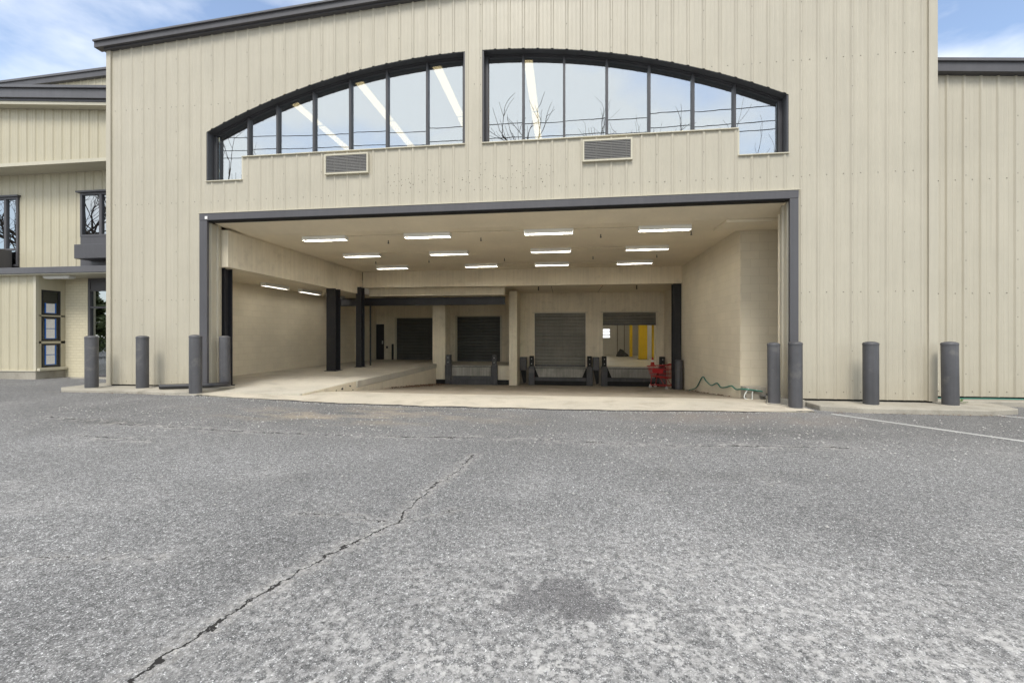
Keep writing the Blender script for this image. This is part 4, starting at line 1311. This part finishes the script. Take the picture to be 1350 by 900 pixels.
# small red cone on the dock edge
cz = 0.02
T = thing('traffic_cone', (3.88, 10.60, cz), 'small red cone on the store room sill by the black bumper', 'cone')
MB().lathe([(0.10, cz + 0.021), (0.095, cz + 0.05), (0.025, cz + 0.40), (0.018, cz + 0.405)], 3.88, 10.62, 18).build('cone_body', 'cone_red', T, smooth=True)
MB().box(3.76, 4.0, 10.50, 10.74, cz, cz + 0.02).build('cone_base', 'cone_red', T)
MB().lathe([(0.068, cz + 0.19), (0.052, cz + 0.28)], 3.88, 10.62, 18).build('band', 'fixture_white', T)

# green hose and cord along the right wall
def wall_x(y): return 4.17 + (y - 1.8) * 0.19 / 8.9
def spline(pts, n=6):
    out = []
    P = [Vector(p) for p in pts]
    for i in range(len(P) - 1):
        p0, p1, p2, p3 = P[max(i - 1, 0)], P[i], P[i + 1], P[min(i + 2, len(P) - 1)]
        for k in range(n):
            t = k / n
            out.append(0.5 * ((2 * p1) + (-p0 + p2) * t + (2 * p0 - 5 * p1 + 4 * p2 - p3) * t * t + (-p0 + 3 * p1 - 3 * p2 + p3) * t ** 3))
    out.append(P[-1])
    return out
hp = [(wall_x(6.0) - 0.10, 6.0, well_z(4, 6.0) + 0.04), (wall_x(5.4) - .03, 5.4, -0.30), (wall_x(4.75) - .025, 4.75, 0.10), (wall_x(4.4) - .025, 4.4, 0.02), (wall_x(3.9) - .025, 3.9, -0.06), (wall_x(3.4) - .025, 3.4, 0.06),
      (wall_x(3.1) - .025, 3.1, -0.02), (wall_x(2.7) - .025, 2.7, 0.03), (wall_x(2.3) - .025, 2.3, 0.11), (wall_x(2.0) - .025, 2.0, 0.06), (4.13, 1.7, 0.10), (4.16, 1.42, 0.13), (4.35, 1.41, 0.11), (4.50, 1.40, 0.09)]
T = tag(MB().tube(spline(hp), 0.016, 7).build('garden_hose', 'hose_green', None, smooth=True), 'thin green hose sagging along the right block wall', 'hose')
cp = [(4.22, 1.43, 0.15), (4.12, 1.40, 0.02), (4.08, 1.30, -0.06), (4.16, 1.15, -0.068), (4.24, 1.3, -0.04), (4.30, 1.42, 0.08), (4.40, 1.43, 0.12)]
tag(MB().tube(spline(cp), 0.013, 7).build('cord', 'cord_white', None, smooth=True), 'pale looped cord hanging over the concrete plinth', 'cord')
tag(MB().tube(spline([(7.0, 0.52, 0.125), (7.6, 0.50, 0.12), (8.6, 0.52, 0.122), (10, 0.50, 0.12), (14, 0.5, 0.12)]), 0.009, 7).build('garden_hose', 'hose_green', None, smooth=True), 'green hose lying on the footing of the right wing', 'hose')
tag(MB().tube(spline([(-9.02, -0.52, 0.225), (-8.55, -0.36, 0.23), (-8.15, -0.24, 0.235), (-7.95, -0.20, 0.24), (-7.86, 0.0, 0.245), (-7.9, 0.12, 0.245)]), 0.055, 14).build('drain_pipe', 'pipe_black', None, smooth=True), 'black drain pipe lying on the left curb behind the bollards', 'pipe')
tag(MB().tube([(-8.02, 0.0, 0.2), (-8.02, 0.0, 0.2)], 0.01, 4).build('pipe_clip', 'pipe_black', None), 'small black clip under the drain pipe on the curb', 'clip') if False else None

# ================================================================== loose stuff
def scatter(name, mat, n, fn, size, label, flat=False):
    m = MB()
    for i in range(n):
        x, y, z = fn()
        s = size * random.uniform(0.5, 1.5)
        a = random.uniform(0, 6.28)
        c, d = math.cos(a) * s, math.sin(a) * s
        if flat:
            tl = random.uniform(-0.5, 0.9) * s
            m.quad((x - c, y - d, z + 0.004), (x + d * 0.6, y - c * 0.6, z + 0.004 + abs(tl) * 0.5), (x + c, y + d, z + 0.004 + abs(tl)), (x - d * 0.6, y + c * 0.6, z + 0.004))
        else:
            h = s * random.uniform(0.5, 0.9)
            n0 = len(m.v)
            m.v += [(x - c, y - d, z - 0.003), (x + d, y - c, z - 0.003), (x + c, y + d, z - 0.003), (x - d, y + c, z - 0.003), (x + c * .2, y + d * .2, z + h)]
            m.f += [(n0, n0 + 1, n0 + 4), (n0 + 1, n0 + 2, n0 + 4), (n0 + 2, n0 + 3, n0 + 4), (n0 + 3, n0, n0 + 4)]
    o = m.build(name, mat, None, recalc=False)
    return tag(o, label, None, None, 'stuff')
def leaf_spot():
    y = random.triangular(3.6, 9.4, 8.4)
    x = -5.66 + abs(random.gauss(0, 0.22)) * (0.6 + (y - 3.6) / 5)
    return x, y, well_z(x, y) + 0.012 + random.uniform(0, 0.03)
scatter('leaf_litter', 'dead_leaf', 900, leaf_spot, 0.035, 'brown dead leaves drifted against the ramp wall', True)
def debris_spot():
    y = random.uniform(2.2, 8.6)
    x = wall_x(y) - abs(random.gauss(0, 0.06)) - 0.01
    return x, y, well_z(x, y) + 0.012
scatter('leaf_litter', 'dead_leaf', 160, debris_spot, 0.028, 'dead leaves along the foot of the right block wall', True)
def grit_spot():
    x = random.uniform(-9, 8)
    y = random.choice((random.gauss(-3.3, 0.35), random.gauss(-2.4, 0.5), random.uniform(-6, -1.3)))
    y = min(y, -1.3)
    return x, y, ground_z(x, y) + 0.006
scatter('loose_gravel', 'grit', 1500, grit_spot, 0.011, 'pale loose grit on the asphalt strip before the apron')
def weed_spot(cx, cy):
    return lambda: (random.gauss(cx, 0.08), random.gauss(cy, 0.05), 0.10 + random.uniform(0, 0.05))
scatter('weeds', 'weed', 60, weed_spot(7.35, 0.05), 0.03, 'small green weeds by the right corner bollard', True)

def curb_edge():
    if random.random() < 0.5:
        x = random.uniform(-11.6, -8.2)
        return x, -0.80 - abs(random.gauss(0, 0.06)), ground_z(x, -0.8) + 0.006
    x = random.uniform(4.7, 7.9)
    return x, -0.81 - abs(random.gauss(0, 0.06)), 0.006
scatter('curb_litter', 'dead_leaf', 260, curb_edge, 0.014, 'small leaf bits gathered along the curb edges', True)
def apron_edge():
    x = random.uniform(-8.5, 4.4)
    return x, apron_front(x) - abs(random.gauss(0, 0.10)) - 0.03, ground_z(x, -1) + 0.006
scatter('loose_gravel', 'grit', 700, apron_edge, 0.009, 'fine grit washed along the apron edge')

# ================================================================== across the yard: seen in the panes
def branch_tree(seed, h):
    rnd = random.Random(seed)
    trunk, twigs = MB(), MB()
    def grow(p, d, ln, r, lev):
        n = 4 if lev < 3 else 3
        pts = [p]
        dd = d.copy()
        for i in range(n):
            dd = (dd + Vector((rnd.gauss(0, .16), rnd.gauss(0, .16), rnd.gauss(0.05, .10)))).normalized()
            pts.append(pts[-1] + dd * ln / n)
        (trunk if lev < 2 else twigs).tube(pts, r, 7 if lev < 2 else 4 if lev < 4 else 3, r * 0.62)
        if lev >= 5 or r < 0.006: return
        k = rnd.choice((3, 4)) if lev < 3 else rnd.choice((2, 3, 3))
        for i in range(k):
            t = 1.0 if i == 0 else rnd.uniform(0.45, 0.98)
            q = pts[min(n, max(1, int(round(t * n))))]
            ax = Vector((rnd.gauss(0, 1), rnd.gauss(0, 1), rnd.gauss(0, .5))).normalized()
            nd = (dd + ax * rnd.uniform(0.45, 0.95) + Vector((0, 0, 0.12))).normalized()
            grow(q, nd, ln * rnd.uniform(0.58, 0.80), r * rnd.uniform(0.45, 0.62), lev + 1)
    grow(Vector((0, 0, -0.2)), Vector((rnd.gauss(0, .08), rnd.gauss(0, .08), 1)).normalized(), h * 0.33, h * 0.018, 0)
    return trunk, twigs
kinds = []
for s, h in ((3, 18.6), (11, 16.8), (23, 14.5)):
    tr, tw = branch_tree(s, h)
    T = thing('bare_tree', (0, 0, 0), 'x', 'tree', 'bare trees across the yard')
    zt = max(v[2] for v in tw.v)
    for mb in (tr, tw):
        mb.v = [(x * h / zt, y * h / zt, z * h / zt) for x, y, z in mb.v]
    tr.build('trunk', 'bark', T, smooth=True)
    tw.build('branches', 'bark', T)
    kinds.append(T)
spots = [(1.2, -20.5, 0, 0.3, 0.83, 'tall bare tree mirrored beside the pier of the arched windows'), (3.0, -20.0, 1, 1.1, 0.97, 'bare tree mirrored low in the right arched window'), (3.9, -23.0, 2, 2.0, 1.24, 'smaller bare tree mirrored next to it in the right arch'),
         (-30, -14, 1, 0.5, 1.0, 'bare tree mirrored in the office entrance glass'), (-36, -17, 0, 2.2, 0.95, 'bare tree mirrored in the upper office window'), (-43, -19, 2, 1.4, 1.2, 'bare tree mirrored in the far office window'),
         (-33.5, -24, 2, 4.0, 1.2, 'bare tree behind the evergreen across the yard'), (-31.5, -27, 1, 3.1, 0.8, 'bare tree nearest the street pole across the yard'), (-49, -15, 1, 5.0, 1.0, 'bare tree at the far end of the yard')]
used = set()
for x, y, k, rz, sc, lab in spots:
    o = kinds[k] if k not in used else copy_tree(kinds[k])
    used.add(k)
    o.location = (x, y, 0)
    o.rotation_euler = (0, 0, rz)
    o.scale = (sc, sc, sc)
    o['label'] = lab
def evergreen(x, y, h, rad, label):
    T = thing('evergreen_tree', (x, y, 0), label, 'tree')
    MB().tube([(x, y, -0.1), (x + 0.1, y, h * 0.9)], 0.18, 8, 0.03).build('trunk', 'bark', T, smooth=True)
    m = MB()
    rnd = random.Random(int(x * 10))
    for i in range(3200):
        t = rnd.random() ** 0.8
        z = 0.5 + t * (h - 0.5)
        r = rad * (1 - t) ** 0.8 * (0.75 + 0.25 * math.sin(z * 6)) * rnd.uniform(0.45, 1.05)
        a = rnd.uniform(0, 6.28)
        c = Vector((x + r * math.cos(a), y + r * math.sin(a), z - r * 0.15))
        u = Vector((rnd.gauss(0, 1), rnd.gauss(0, 1), rnd.gauss(0, .6))).normalized() * rnd.uniform(.10, .26)
        w = u.cross(Vector((rnd.gauss(0, 1), rnd.gauss(0, 1), rnd.gauss(0, 1)))).normalized() * 0.07
        m.quad(c - u, c + w, c + u, c - w)
    m.build('crown', 'needles', T, recalc=False)
evergreen(-29.6, -9.5, 4.6, 2.3, 'small evergreen mirrored in the office entrance glass')
evergreen(-37.0, -10.5, 5.5, 2.6, 'larger evergreen mirrored beyond the entrance glass')
# utility poles and lines
for x, lab in ((-38.0, 'wooden utility pole across the yard beyond the office wing'), (34.0, 'wooden utility pole across the yard beyond the right wing')):
    T = thing('utility_pole', (x, -18.0, 0), lab, 'utility pole', 'utility poles across the yard')
    MB().tube([(x, -18.0, -0.3), (x, -18.0, 17.4)], 0.16, 10, 0.11).build('pole', 'pole_wood', T, smooth=True)
    MB().box(x - 0.06, x + 0.06, -19.0, -17.0, 16.4, 16.55).build('crossarm', 'pole_wood', T)
for y, z, sag, lab in ((-18.8, 16.7, 1.2, 'topmost utility line crossing above the yard'), (-18.0, 15.4, 1.2, 'middle utility line crossing above the yard'), (-17.7, 14.6, 1.0, 'lowest utility line crossing above the yard')):
    pts = [(-38 + 72 * i / 24, y, z - sag * (1 - ((i - 12) / 12) ** 2)) for i in range(25)]
    tag(MB().tube(pts, 0.025, 5).build('utility_wire', 'wire_black', None, smooth=True), lab, 'wire', 'utility lines')
